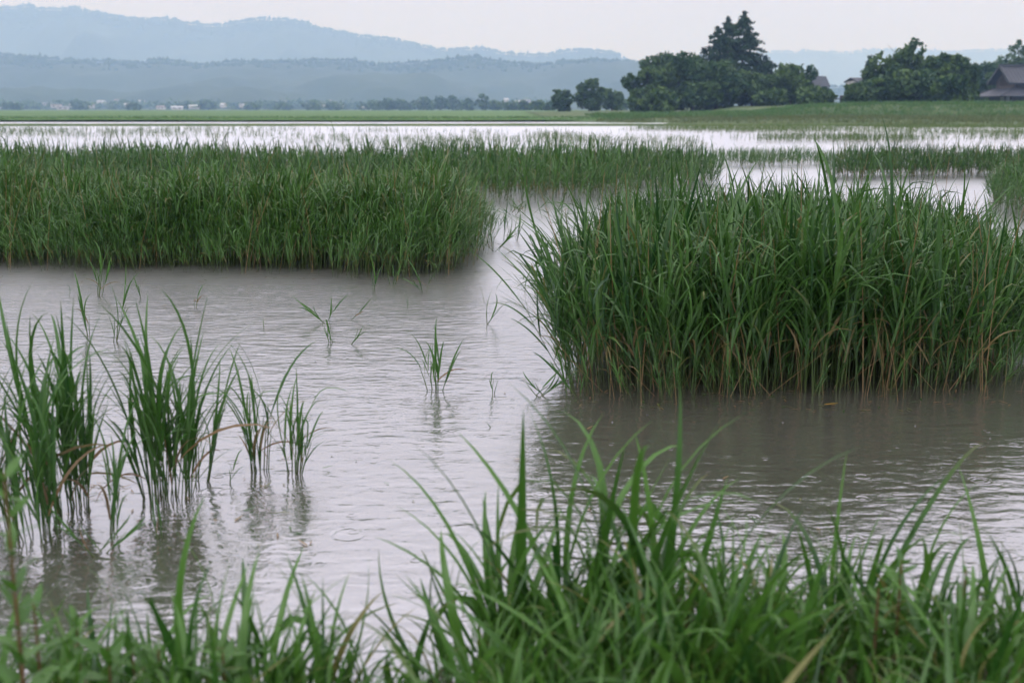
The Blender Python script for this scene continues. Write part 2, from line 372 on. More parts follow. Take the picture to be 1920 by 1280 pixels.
def ridge(name, label, prof, Y0, Y1, Yb, seed, step, amp, trees, tree_h):
    us = np.array([p[0] for p in prof]); vs = np.array([p[1] for p in prof])
    u = np.arange(us[0], us[-1], step); rows = np.concatenate([np.linspace(0, 1, 34), np.linspace(1.05, 1.8, 8)])
    y = np.interp(u, us, vs)
    v_up = (203 - y)                                     # pixels above the horizon at the crest distance
    T, U = np.meshgrid(rows, u, indexing='ij')
    Yd = np.where(T <= 1, Y0 + (Y1 - Y0) * T, Y1 + (T - 1) * (Yb - Y1) / 0.8)
    X = (U - 960) / FPX * Yd * 1.02
    crest = (v_up / FPX * 1.02 * Y1)[None, :]
    s = np.where(T <= 1, 0.15 * T + 0.85 * T ** 1.7, 1 - (T - 1) * 0.9)
    spur = (fbm(X / (Y1 * 0.08), Yd / (Y1 * 0.16), seed, 4) - 0.48) * crest * 1.1 * np.clip(T * (1.0 - np.clip(T, 0, 1)) * 4, 0, 1)
    Z = crest * s + spur - 1.0
    bump = (fbm(X / 55.0, Yd / 55.0, seed + 9, 3) - 0.45) * amp * np.clip(T * 3, 0, 1)
    Z = Z + bump - tree_h * 0.45 * np.clip(T * 3, 0, 1)
    V = np.stack([X, Yd, Z], -1).reshape(-1, 3); ny, nx = Z.shape
    i = np.arange((ny - 1) * (nx - 1)); r, c = i // (nx - 1), i % (nx - 1); a = r * nx + c
    F = np.concatenate([np.stack([a, a + 1, a + nx + 1], 1), np.stack([a, a + nx + 1, a + nx], 1)])
    o = obj(name, tri_mesh(name, V, F, M['hill'], None, True)); setting(o, label, 'hill')
    # forest: low lumpy crowns along slope and crest
    S = Soup()
    oc = np.array([(1, 0, 0), (0, 1, 0), (-1, 0, 0), (0, -1, 0), (.7, .7, .55), (-.7, .7, .5), (-.7, -.7, .55), (.7, -.7, .5), (0, 0, 1), (0, 0, -.8)], float)
    of = np.array([(0, 4, 7), (1, 5, 4), (2, 6, 5), (3, 7, 6), (4, 8, 7), (5, 8, 4), (6, 8, 5), (7, 8, 6), (0, 1, 4), (1, 2, 5), (2, 3, 6), (3, 0, 7)])
    ncol = nx
    for k in range(trees):
        crestward = rng.random() < 0.8
        ri = int(rng.choice([31, 32, 33, 33, 33])) if crestward else int(rng.uniform(29, 33))
        ci = int(rng.integers(0, ncol)); b = V[ri * nx + ci]
        hh = tree_h * rng.uniform(0.5, 1.15) * (1.5 if rng.random() < 0.05 else 1); con = rng.random() < 0.3
        vv = oc * (1 + rng.uniform(-.25, .25, (10, 1)))
        vv = vv * np.array([hh * (.22 if con else .5), hh * (.22 if con else .5), hh * (.80 if con else .60)])
        vv[:, 2] += hh * 0.36
        p = b + np.array([rng.normal(0, 4), rng.normal(0, 3), -0.22 * hh])
        S.add(vv + p, of, (rng.random(), 0, 1))
    f = obj('forest', S.mesh('forest', M['forest'], True)); tag(f, 'hazy woodland covering the ' + label, 'forest', None, 'stuff')
    return o
far_prof = [(-420, 30), (-200, 40), (0, 27), (70, 27), (110, 24), (160, 31), (185, 26), (240, 38), (300, 44), (335, 47), (370, 50), (425, 57), (480, 49), (560, 44),
            (600, 56), (640, 63), (700, 76), (760, 82), (800, 93), (840, 99), (880, 96), (930, 101), (990, 109), (1050, 103), (1100, 98), (1140, 106),
            (1170, 119), (1230, 132), (1320, 150), (1420, 175), (1500, 200)]
near_prof = [(-420, 96), (-150, 100), (0, 105), (60, 106), (130, 113), (200, 117), (270, 120), (330, 116), (400, 124), (460, 119), (540, 117), (640, 117),
             (700, 120), (760, 124), (840, 112), (880, 109), (920, 117), (1000, 122), (1080, 119), (1140, 117), (1210, 124), (1300, 134), (1400, 148),
             (1520, 162), (1640, 166), (1800, 170), (2300, 172)]
right_prof = [(1000, 150), (1180, 125), (1300, 112), (1440, 103), (1500, 102), (1560, 106), (1600, 100), (1660, 98), (1750, 104), (1900, 96), (2100, 92), (2400, 100)]
ridge('hills', 'nearer wooded ridge behind the village', near_prof, 1250, 2350, 3100, 40, 3.0, 14, 4200, 9)
ridge('hills', 'higher far ridge falling towards the middle', far_prof, 3300, 4400, 5200, 70, 2.6, 22, 3600, 15)
ridge('hills', 'palest distant hill behind the right-hand trees', right_prof, 5400, 6600, 7600, 90, 3.5, 20, 2500, 17)

# ------------------------------------------------------------------ trees
def tube(pts, rads, n=6):
    pts = np.asarray(pts, float); V = []; F = []
    for i, p in enumerate(pts):
        d = pts[min(i + 1, len(pts) - 1)] - pts[max(i - 1, 0)]; d /= max(np.linalg.norm(d), 1e-9)
        u = np.cross(d, (0.31, 0.95, 0.05)); u /= max(np.linalg.norm(u), 1e-9); v = np.cross(d, u)
        for k in range(n):
            a = 2 * math.pi * k / n; V.append(p + rads[i] * (math.cos(a) * u + math.sin(a) * v))
    for i in range(len(pts) - 1):
        for k in range(n):
            a, b = i * n + k, i * n + (k + 1) % n
            F += [(a, b, b + n), (a, b + n, a + n)]
    return np.array(V), np.array(F)

def leaf_cards(P, size, r, tint):
    """small bent leaf-clump faces at points P"""
    n = len(P)
    nrm = r.normal(0, 1, (n, 3)); nrm[:, 2] = np.abs(nrm[:, 2]) * 0.8 + 0.25; nrm /= np.linalg.norm(nrm, axis=1)[:, None]
    a = r.normal(0, 1, (n, 3)); u = np.cross(nrm, a); u /= np.linalg.norm(u, axis=1)[:, None]; v = np.cross(nrm, u)
    sz = (size * r.uniform(0.55, 1.35, n))[:, None]
    j = lambda: r.uniform(0.6, 1.25, n)[:, None]
    V = np.stack([P - u * sz * j(), P - v * sz * 0.6 * j() - nrm * sz * 0.15, P + u * sz * j() - nrm * sz * 0.3, P + v * sz * 0.6 * j()], 1).reshape(-1, 3)
    i = np.arange(n) * 4
    F = np.concatenate([np.stack([i, i + 1, i + 3], 1), np.stack([i + 1, i + 2, i + 3], 1)])
    A = np.zeros((n, 4, 3)); A[:, :, 0] = tint[:, None]; A[:, :, 2] = 1
    return V, F, A.reshape(-1, 3)

def broadleaf(base, h, wdt, label, seed, lobes=14, leaves=2600, leaf=0.33, group=None, open_=0.22, name='broadleaf_tree', low=0.12):
    r = np.random.default_rng(seed)
    root = empty(name, base); tag(root, label, 'tree', group)
    S = Soup(); tr = 0.028 * h
    top = np.array([r.normal(0, .04) * h, r.normal(0, .04) * h, h * 0.62])
    spine = [np.array([0, 0, -0.4]), np.array([r.normal(0, .02) * h, r.normal(0, .02) * h, h * .25]), top]
    S.add(*tube(spine, [tr * 1.3, tr, tr * .5]), (0, 0, 0))
    C = []; crown = Soup()
    for k in range(lobes):
        a = 2 * math.pi * (k * 0.381966 + r.uniform(-.08, .08)); q = (k + .5) / lobes
        zc = low + (0.90 - low) * q + r.normal(0, .03)
        prof = math.sin(math.pi * min(max((zc - low * .3) / (1.02 - low * .3), 0.02), .98)) ** 0.6
        rad = wdt * 0.5 * prof * r.uniform(0.40, 0.90)
        c = np.array([math.cos(a) * rad, math.sin(a) * rad, zc * h]); lr = wdt * r.uniform(0.11, 0.24)
        C.append((c, lr)); f0 = spine[1] if zc < .5 else (spine[1] + top) / 2
        m_ = (f0 + c) / 2 + np.array([0, 0, -.04 * h])
        S.add(*tube([f0, m_, c], [tr * .5, tr * .32, tr * .1], 5), (0, 0, 0))
    for k in range(12):                           # twigs of foliage standing out from the crown
        c0, l0 = C[int(r.integers(0, lobes))]; d = r.normal(0, 1, 3); d[2] = abs(d[2]) * 1.2; d /= np.linalg.norm(d)
        c = c0 + d * l0 * np.array([1.35, 1.35, 1.15]); c[2] = min(c[2], h * 1.0); C.append((c, wdt * r.uniform(.035, .075)))
        S.add(*tube([c0, (c0 + c) / 2, c], [tr * .14, tr * .1, tr * .05], 4), (0, 0, 0))
    C.append((np.array([top[0], top[1], h * .86]), wdt * .17))
    C.append((np.array([0, 0, h * .45]), wdt * .3))
    area = sum(l * l for _, l in C)
    for c, lr in C:
        per = int(leaves * (1.5 if leaf < .5 else 1) * max(lr * lr / area, .006))
        tone = r.uniform(0.0, 0.95)
        d = r.normal(0, 1, (per, 3)); d /= np.linalg.norm(d, axis=1)[:, None]
        rr = lr * (r.uniform(0.25, 1.0, per) ** 0.45) * (1 + 0.35 * (vnoise(d[:, 0] * 2.2 + c[0], d[:, 1] * 2.2 + d[:, 2] * 2 + c[2], seed) - 0.4))
        P = c + d * rr[:, None] * np.array([1.1, 1.1, .78])
        if open_ > 0:
            keep = vnoise(P[:, 0] * 1.1, P[:, 2] * 1.1 + P[:, 1] * .6, seed + 3) > open_; P = P[keep]
        P = P[P[:, 2] > 0.03 * h]
        if len(P): crown.add(*leaf_cards(P, leaf, r, np.clip(tone + r.normal(0, .15, len(P)), 0, 1)))
    V, F, _ = S.get()
    obj('trunk', tri_mesh('trunk', V, F, M['bark'], None, True), root)
    obj('crown', crown.mesh('crown', M['broad']), root)
    return root

def conifer(base, h, wdt, label, seed, leaf=0.30, first=0.15, name='conifer_tree', group=None, den=1.0):
    r = np.random.default_rng(seed)
    root = empty(name, base); tag(root, label, 'tree', group)
    S = Soup(); crown = Soup()
    S.add(*tube([(0, 0, -.4), (0, 0, h * .5), (0, 0, h * .98)], [.022 * h, .013 * h, .002 * h]), (0, 0, 0))
    levels = int(h * 1.5)
    for k in range(levels):
        q = k / (levels - 1); z = h * (first + (0.985 - first) * q)
        rad = wdt * .5 * (1 - q) ** 0.62 * r.uniform(.75, 1.15) + 0.12
        nb = int(6 - 2 * q)
        a0 = r.uniform(0, 6.28)
        for b in range(nb):
            if r.random() < 0.10: continue
            a = a0 + 2 * math.pi * b / nb + r.normal(0, .2); L = rad * r.uniform(.6, 1.2)
            drop = -0.22 * L; dirv = np.array([math.cos(a), math.sin(a), 0])
            zz = z + r.normal(0, .12)
            pts = [np.array([0, 0, zz]), dirv * L * .5 + (0, 0, zz + drop * .35), dirv * L + (0, 0, zz + drop * .75)]
            S.add(*tube(pts, [.006 * h * (1 - q) + .015, .02, .008], 4), (0, 0, 0))
            n = int((10 + L * 16) * den); t_ = r.uniform(0.1, 1.05, n)
            side = np.array([-dirv[1], dirv[0], 0])
            P = dirv * (L * t_)[:, None] + np.array([0, 0, 1]) * (zz + drop * t_ ** 1.5 * .8 + r.normal(-.05, .13, n))[:, None] + side * (r.normal(0, .16 + .13 * L, n) * (1.1 - t_ * .7))[:, None]
            crown.add(*leaf_cards(P, leaf, r, np.clip(r.uniform(.1, .7) + r.normal(0, .15, n), 0, 1)))
    V, F, _ = S.get()
    obj('trunk', tri_mesh('trunk', V, F, M['bark'], None, True), root)
    obj('crown', crown.mesh('crown', M['conifer']), root)
    return root

def px_tree(kind, x, ytop, wpx, Y, label, seed, zb=None, **kw):
    zb = levee_z(np.array([at(x, 203, Y).x]), np.array([Y]))[0] if zb is None else zb
    p = at(x, ytop, Y); s = Y / FPX * 1.02
    fn = conifer if kind == 'c' else broadleaf
    return fn((p.x, Y, zb - .05), p.z - zb, wpx * s, label, seed, **kw)

CG = 'trees of the grove left of the farmhouse'
px_tree('c', 1396, 22, 140, 178, 'tallest dark conifer rising from the middle of the grove', 1, den=1.5)
px_tree('c', 1366, 32, 100, 181, 'narrow dark conifer touching the left side of the tallest one', 2, den=1.2)
px_tree('c', 1346, 50, 125, 175, 'shorter ragged conifer on the left shoulder of the tall pair', 3, den=1.2)
px_tree('c', 1436, 106, 84, 180, 'short conifer low on the right side of the tallest conifer', 5, den=1.3)
px_tree('b', 1252, 96, 96, 172, 'loose-topped broadleaf tree at the upper left of the grove', 10, lobes=20, leaves=5200, open_=.25)
px_tree('b', 1212, 134, 82, 166, 'rounded broadleaf tree at the left end of the grove', 11, leaves=4200, lobes=16)
px_tree('b', 1300, 106, 106, 168, 'broad dark green tree in front of the ragged conifer', 12, lobes=18, leaves=5600)
px_tree('b', 1345, 118, 110, 164, 'wide leafy tree standing below the tall conifers', 13, lobes=18, leaves=5600)
px_tree('b', 1412, 140, 90, 165, 'dark bushy tree at the foot of the tallest conifer', 14, leaves=4400)
px_tree('b', 1484, 124, 84, 162, 'separate round-topped tree just left of the grey shed', 15, lobes=16, leaves=4200, open_=.2)
px_tree('b', 1528, 168, 76, 150, 'low spreading bush in front of the grey shed', 16, lobes=10, leaves=2200)
px_tree('b', 1450, 172, 60, 155, 'low bush filling the gap right of the dark grove', 17, lobes=9, leaves=1800)
px_tree('b', 1235, 172, 70, 150, 'low bush at the left foot of the grove', 18, lobes=9, leaves=1900)
px_tree('b', 1105, 150, 56, 230, 'dark round tree, larger of the pair left of the grove', 19, leaves=3200, lobes=12)
px_tree('b', 1054, 168, 42, 235, 'small round tree left of the larger dark round one', 20, leaves=2200, lobes=10)
px_tree('b', 1148, 168, 44, 240, 'thin ragged tree between the dark round tree and the grove', 21, leaves=1600, lobes=10, open_=.25)
px_tree('c', 1632, 106, 38, 160, 'small pointed tree standing left of the open branching tree', 22, den=1.1, leaf=.34)
px_tree('b', 1692, 82, 108, 146, 'tall open-crowned tree with sky showing between its limbs', 23, lobes=24, leaves=5600, open_=.50, low=.3)
px_tree('b', 1760, 104, 92, 142, 'round dense tree right of the open-crowned tree', 24, lobes=18, leaves=5200)
px_tree('b', 1802, 104, 72, 140, 'dense dark tree just left of the farmhouse', 25, lobes=18, leaves=5200)
px_tree('b', 1720, 140, 100, 136, 'low rounded tree in front of the open-crowned tree', 26, lobes=14, leaves=4200)
px_tree('b', 1640, 150, 80, 138, 'low bushy tree beside the small white house', 27, lobes=12, leaves=3200)
px_tree('b', 1775, 148, 90, 133, 'low leafy bush on the levee right of the low rounded tree', 28, lobes=12, leaves=3200)
px_tree('b', 1868, 112, 60, 215, 'thin-leaved tree behind the gable of the farmhouse', 29, lobes=14, leaves=2600, open_=.35)
px_tree('b', 1925, 78, 86, 220, 'tall leafy tree behind the farmhouse roof at the right edge', 30, lobes=18, leaves=4600, open_=.25)
px_tree('b', 1846, 122, 56, 206, 'leafy tree filling the gap left of the farmhouse gable', 33, lobes=14, leaves=3600)
px_tree('b', 1605, 158, 40, 146, 'small dark shrub above the low curved roof', 31, lobes=8, leaves=1400)

# distant tree line at the edge of the village
ft = [(22, 196, 44, 1050), (150, 192, 40, 1100), (250, 197, 36, 980), (388, 190, 48, 1150), (585, 190, 42, 980), (628, 194, 36, 1000), (700, 193, 44, 900), (730, 186, 40, 860),
      (756, 190, 36, 880), (795, 184, 42, 820), (826, 182, 40, 800), (850, 181, 30, 830), (876, 186, 34, 780), (904, 174, 20, 700), (930, 190, 36, 720), (960, 192, 40, 650),
      (985, 190, 30, 560), (1012, 190, 34, 480), (1030, 194, 32, 420), (1165, 186, 44, 420), (470, 196, 40, 1020), (530, 197, 30, 1000)]
for k in range(56):
    ft.append((int(18.5 * k + rng.uniform(0, 18)), rng.uniform(193, 200), rng.uniform(20, 75), rng.uniform(1200, 1600)))
ft.sort()
for i, (x, yt, wp, Y) in enumerate(ft):
    lab = 'slim lone tree standing above the hazy tree line' if x == 904 else 'hazy far tree at the village edge, %s from the left' % ordinal(i)
    px_tree('b', x, yt, wp, Y, lab, 200 + i, zb=-0.3, lobes=8, leaves=420, leaf=1.3 * Y / 800, group='hazy trees along the village edge', name='far_tree')

# ------------------------------------------------------------------ buildings
def part(name, parent, mat, build):
    v, f = [], []; build(v, f); return obj(name, poly_mesh(name, v, f, mat), parent)
def slab(v, f, quad, th):                        # a thick sheet over four corners
    q = [Vector(p) for p in quad]; n = (q[1] - q[0]).cross(q[3] - q[0]).normalized() * th
    k = len(v); v += [tuple(p) for p in q] + [tuple(p - n) for p in q]
    f += [(k, k+1, k+2, k+3), (k+7, k+6, k+5, k+4), (k, k+4, k+5, k+1), (k+1, k+5, k+6, k+2), (k+2, k+6, k+7, k+3), (k+3, k+7, k+4, k)]

def farmhouse():
    Y = 187.0; p = at(1876, 189, Y); zb = p.z - 2.3
    root = empty('farmhouse', (p.x + 0.35, Y, zb), R(3))
    tag(root, 'dark timber farmhouse with violet-grey gabled roof at the right edge', 'house')
    # local axes: x along the ridge (away to the right), y back; gable end at x = 0
    L, W = 14.0, 6.4; hw = W / 2
    def lower(v, f): box(v, f, -0.4, L, -hw - .6, hw + .6, 0, 3.1)
    part('wall', root, M['timber'], lower)
    part('plaster_panel', root, M['plaster'], lambda v, f: (box(v, f, -0.43, -0.38, -hw + .1, -hw + 1.3, 1.0, 3.05), box(v, f, -0.43, -0.38, -hw + 1.9, -hw + 3.2, 1.0, 3.05)))
    part('plaster_panel', root, M['plaster'], lambda v, f: box(v, f, 3.2, 4.6, -hw - .64, -hw - .58, 2.0, 2.7))
    for k in range(4):
        wn = part('window', root, M['window'], lambda v, f: box(v, f, 5.6 + k * 2.1, 7.2 + k * 2.1, -hw - .65, -hw - .59, 1.1, 2.7))
        part('frame', wn, M['lattice'], lambda v, f: (box(v, f, 5.5 + k * 2.1, 7.3 + k * 2.1, -hw - .69, -hw - .6, 2.71, 2.8), box(v, f, 6.36 + k * 2.1, 6.44 + k * 2.1, -hw - .69, -hw - .652, 1.1, 2.7)))
    e, i0 = 1.9, 0.0                               # lower skirt roof: eave overhang
    zE, zI = 3.0, 4.25
    a = [(-0.4 - e - .5, -hw - e, zE), (L, -hw - e, zE), (L, -hw + .15, zI), (.1, -hw + .15, zI)]
    b = [(-0.4 - e - .5, hw + e, zE), (-0.4 - e - .5, -hw - e, zE), (.1, -hw + .15, zI), (.1, hw - .15, zI)]
    c = [(L, hw + e, zE), (-0.4 - e - .5, hw + e, zE), (.1, hw - .15, zI), (L, hw - .15, zI)]
    lr = part('lower_roof', root, M['roof_grey'], lambda v, f: (slab(v, f, a, .16), slab(v, f, b, .16), slab(v, f, c, .16)))
    for (p0, p1) in ((a[0], a[3]), (b[0], b[3])):
        V, F = tube([p0, ((p0[0] + p1[0]) / 2, (p0[1] + p1[1]) / 2, (p0[2] + p1[2]) / 2), p1], [.14, .14, .14], 6)
        obj('hip_ridge', tri_mesh('hip_ridge', V, F, M['roof_dark']), lr)
    up = part('upper_wall', root, M['lattice'], lambda v, f: box(v, f, .15, L, -hw + .2, hw - .2, 4.1, 5.5))
    # gable triangle
    zr = 7.75; ze = 5.0; o_ = 0.75
    part('gable', root, M['lattice'], lambda v, f: (v.extend([(.15, -hw + .25, 5.45), (.15, hw - .25, 5.45), (.15, 0, zr - .25), (.35, -hw + .25, 5.45), (.35, hw - .25, 5.45), (.35, 0, zr - .25)]), f.extend([(0, 2, 1), (3, 4, 5), (0, 3, 5, 2), (1, 2, 5, 4), (0, 1, 4, 3)])))
    for k in range(7):
        y = -1.5 + k * .5; part('slat', root, M['timber'], lambda v, f: box(v, f, .06, .13, y - .07, y + .07, 4.6, 6.2 - abs(y) * .3))
    part('vent', root, M['plaster'], lambda v, f: box(v, f, .07, .14, -.4, .4, 6.45, 7.0))
    part('dark_panel', root, M['timber'], lambda v, f: box(v, f, .4, L, -hw + .1, -hw + .19, 4.25, 5.2))
    part('plaster_panel', root, M['shed'], lambda v, f: box(v, f, 2.6, L, -hw + .03, -hw + .09, 4.5, 5.1))
    x0 = -1.0
    s1 = [(x0, -hw - o_, ze), (L, -hw - o_, ze), (L, 0, zr), (x0, 0, zr)]
    s2 = [(L, hw + o_, ze), (x0, hw + o_, ze), (x0, 0, zr), (L, 0, zr)]
    roof = part('roof', root, M['roof_grey'], lambda v, f: (slab(v, f, s1, .2), slab(v, f, s2, .2)))
    part('ridge_cap', roof, M['roof_dark'], lambda v, f: box(v, f, x0 - .1, L, -.3, .3, zr - .12, zr + .22))
    for q in (s1, s2):
        lo = q[0] if q is s1 else q[1]
        part('verge_board', roof, M['roof_dark'], lambda v, f: slab(v, f, [(x0 - .06, lo[1] * 1.0, lo[2] + .08), (x0 + .42, lo[1], lo[2] + .08), (x0 + .42, 0, zr + .1), (x0 - .06, 0, zr + .1)] if q is s1 else [(x0 + .42, lo[1], lo[2] + .08), (x0 - .06, lo[1], lo[2] + .08), (x0 - .06, 0, zr + .1), (x0 + .42, 0, zr + .1)], .36))
    for k in range(26):                           # standing seams of the front slope
        x = x0 + .6 + k * .56; part('roof_seam', roof, M['roof_grey'], lambda v, f: slab(v, f, [(x, -hw - o_, ze + .05), (x + .05, -hw - o_, ze + .05), (x + .05, -.3, zr - .13), (x, -.3, zr - .13)], .06))
farmhouse()

def shed():
    Y = 300.0; p = at(1528, 143, Y); zb = 0.5; h = p.z - zb
    root = empty('grey_shed', (p.x, Y, zb), R(38)); tag(root, 'plain grey steep-roofed shed half hidden behind the low bush', 'shed')
    part('wall', root, M['shed'], lambda v, f: box(v, f, -3.2, 3.2, -2.2, 2.2, 0, h - 2.2))
    part('roof', root, M['roof_grey'], lambda v, f: (slab(v, f, [(-3.4, -2.5, h - 2.6), (3.4, -2.5, h - 2.6), (3.4, -.9, h), (-3.4, -.9, h)], .12), slab(v, f, [(3.4, 2.5, h - 2.6), (-3.4, 2.5, h - 2.6), (-3.4, .9, h), (3.4, .9, h)], .12),
                                                  slab(v, f, [(-3.4, -.9, h), (3.4, -.9, h), (3.4, .9, h + .1), (-3.4, .9, h + .1)], .12)))
    part('gable', root, M['shed'], lambda v, f: (v.extend([(3.21, -2.2, h - 2.2), (3.21, 2.2, h - 2.2), (3.21, .9, h - .1), (3.21, -.9, h - .1), (3.0, -2.2, h - 2.2), (3.0, 2.2, h - 2.2), (3.0, .9, h - .1), (3.0, -.9, h - .1)]), f.extend([(0, 1, 2, 3), (7, 6, 5, 4), (0, 4, 5, 1), (1, 5, 6, 2), (2, 6, 7, 3), (3, 7, 4, 0)])))
    part('corner_trim', root, M['roof_dark'], lambda v, f: box(v, f, 3.16, 3.26, -2.28, -2.16, 0, h - 2.3))
shed()

def white_house():
    Y = 185.0; p = at(1612, 146, Y); zb = 1.0; h = p.z - zb
    root = empty('small_white_house', (p.x, Y, zb), R(15)); tag(root, 'small white-walled house with dark flat-looking roof between the trees', 'house')
    part('wall', root, M['plaster'], lambda v, f: box(v, f, -1.5, 2.4, -1.6, 1.6, 0, h - .5))
    part('roof', root, M['roof_dark'], lambda v, f: (slab(v, f, [(-1.7, -1.9, h - .62), (2.8, -1.9, h - .62), (2.8, 0, h), (-1.7, 0, h)], .14), slab(v, f, [(2.8, 1.9, h - .62), (-1.7, 1.9, h - .62), (-1.7, 0, h), (2.8, 0, h)], .14)))
    part('window', root, M['window'], lambda v, f: box(v, f, .2, 1.2, -1.63, -1.58, h - 1.9, h - 1.0))
white_house()
def low_roof_house():
    Y = 165.0; p = at(1590, 172, Y); zb = 0.9; h = p.z - zb
    root = empty('low_house', (p.x, Y, zb), R(-12)); tag(root, 'low dark house with sweeping curved eaves beside the small white house', 'house')
    part('wall', root, M['timber'], lambda v, f: box(v, f, -1.0, 2.0, -1.2, 1.2, 0, h - .55))
    zf = lambda t: h - 1.05 + 1.05 * t ** 1.7
    def rf(v, f):
        n = 5
        for i in range(n):
            t0, t1 = i / n, (i + 1) / n
            xa, xb = -1.7 + 1.8 * t0, -1.7 + 1.8 * t1
            slab(v, f, [(xa, -1.8, zf(t0)), (xb, -1.8, zf(t1)), (xb, 1.8, zf(t1)), (xa, 1.8, zf(t0))], .1)
            xa, xb = 2.2 - 2.1 * t0, 2.2 - 2.1 * t1
            slab(v, f, [(xb, -1.8, zf(t1)), (xa, -1.8, zf(t0)), (xa, 1.8, zf(t0)), (xb, 1.8, zf(t1))], .1)
    part('roof', root, M['roof_grey'], rf)
low_roof_house()

# far village: each house its own thing
def house_meshes():
    out = []
    for w_, d_, h_, rh in ((9, 7, 5, 2.6), (13, 7, 4, 2.2), (7, 6, 5.6, 2.4), (18, 9, 4.5, 1.6)):
        v, f = [], []; box(v, f, -w_/2, w_/2, -d_/2, d_/2, -1, h_)
        v2, f2 = [], []
        slab(v2, f2, [(-w_/2-.6, -d_/2-.7, h_-.3), (w_/2+.6, -d_/2-.7, h_-.3), (w_/2+.6, 0, h_+rh), (-w_/2-.6, 0, h_+rh)], .25)
        slab(v2, f2, [(w_/2+.6, d_/2+.7, h_-.3), (-w_/2-.6, d_/2+.7, h_-.3), (-w_/2-.6, 0, h_+rh), (w_/2+.6, 0, h_+rh)], .25)
        v3, f3 = [(-w_/2, -d_/2, h_), (-w_/2, d_/2, h_), (-w_/2, 0, h_+rh-.2), (-w_/2+.3, -d_/2, h_), (-w_/2+.3, d_/2, h_), (-w_/2+.3, 0, h_+rh-.2)], [(0, 2, 1), (3, 4, 5), (0, 3, 5, 2), (1, 2, 5, 4)]
        v4, f4 = [], []; box(v4, f4, -w_*.1, w_*.1, -d_/2-.05, -d_/2+.02, h_*.4, h_*.75)
        out.append((v, f, v2, f2, v3, f3, v4, f4))
    return out
HM = house_meshes(); cache = {}
def hm(k, roof):
    if (k, roof) not in cache:
        v, f, v2, f2, v3, f3, v4, f4 = HM[k]
        cache[(k, roof)] = (poly_mesh('wall', v, f, M['far_wall']), poly_mesh('roof', v2, f2, M[roof]), poly_mesh('gable', v3, f3, M['far_wall']), poly_mesh('window', v4, f4, M['window']))
    return cache[(k, roof)]
hs = [(6, 203, 1000), (28, 199, 1080), (84, 199, 1060), (100, 203, 980), (124, 205, 900), (140, 201, 1000), (172, 203, 940), (196, 196, 1180), (214, 199, 1060), (224, 195, 1230), (240, 203, 950),
      (264, 195, 1250), (300, 204, 900), (330, 204, 880), (366, 204, 900), (384, 195, 1220), (392, 200, 1050), (420, 202, 980), (440, 196, 1200), (452, 203, 930), (470, 203, 900), (515, 193, 1320),
      (540, 177, 1500), (534, 199, 1080), (580, 200, 1040), (604, 202, 980), (624, 197, 1150), (640, 203, 900), (660, 189, 1340), (674, 191, 1280), (684, 207, 760), (765, 188, 1350),
      (776, 196, 1100), (832, 199, 1000), (800, 203, 850), (928, 195, 1020), (944, 193, 1130), (990, 193, 1000), (968, 200, 800)]
hs.sort()
rf_cycle = ['far_roof_pale', 'far_roof_grey', 'far_roof_pale', 'far_roof_grey', 'far_roof_red']
rname = {'far_roof_pale': 'pale', 'far_roof_grey': 'grey', 'far_roof_red': 'brownish'}
for i, (x, y, Y) in enumerate(hs):
    Y *= 1.3; y += rng.uniform(-6, -1); p = at(x + rng.uniform(-6, 6), y, Y); k = int(rng.integers(0, 4)); roof = rf_cycle[(i * 3 + i // 4) % 5]
    root = empty('village_house', (p.x, Y, p.z - 1.5), rng.uniform(-.7, .7))
    tag(root, 'tiny hazy village house with %s roof, %s from the left' % (rname[roof], ordinal(i)), 'house', 'houses of the far village')
    ms = hm(k, roof); root.scale = (.62, .62, .55)
    for nm, me in zip(('wall', 'roof', 'gable'), ms): obj(nm, me, root)
    for sx in (-.22, .22): obj('window', ms[3], root, (sx * (9, 13, 7, 18)[k], 0, 0))

# ------------------------------------------------------------------ haze
v, f = [], []; box(v, f, -9000, 9000, -50, 9500, -1.6, 470)
hz = obj('haze', poly_mesh('haze', v, f, M['mud'])); hz.data.materials.clear()
m, t, out = new_mat('valley_haze')
pv = N(t, 'ShaderNodeVolumePrincipled')
pv.inputs['Color'].default_value = (0.41, 0.63, 1.0, 1); pv.inputs['Absorption Color'].default_value = (1, 1, 1, 1)
pv.inputs['Density'].default_value = 0.00040; pv.inputs['Anisotropy'].default_value = 0.0
t.links.new(pv.outputs[0], out.inputs['Volume']); hz.data.materials.append(m)
tag(hz, 'pale blue rain haze filling the whole valley', 'haze', None, 'stuff')

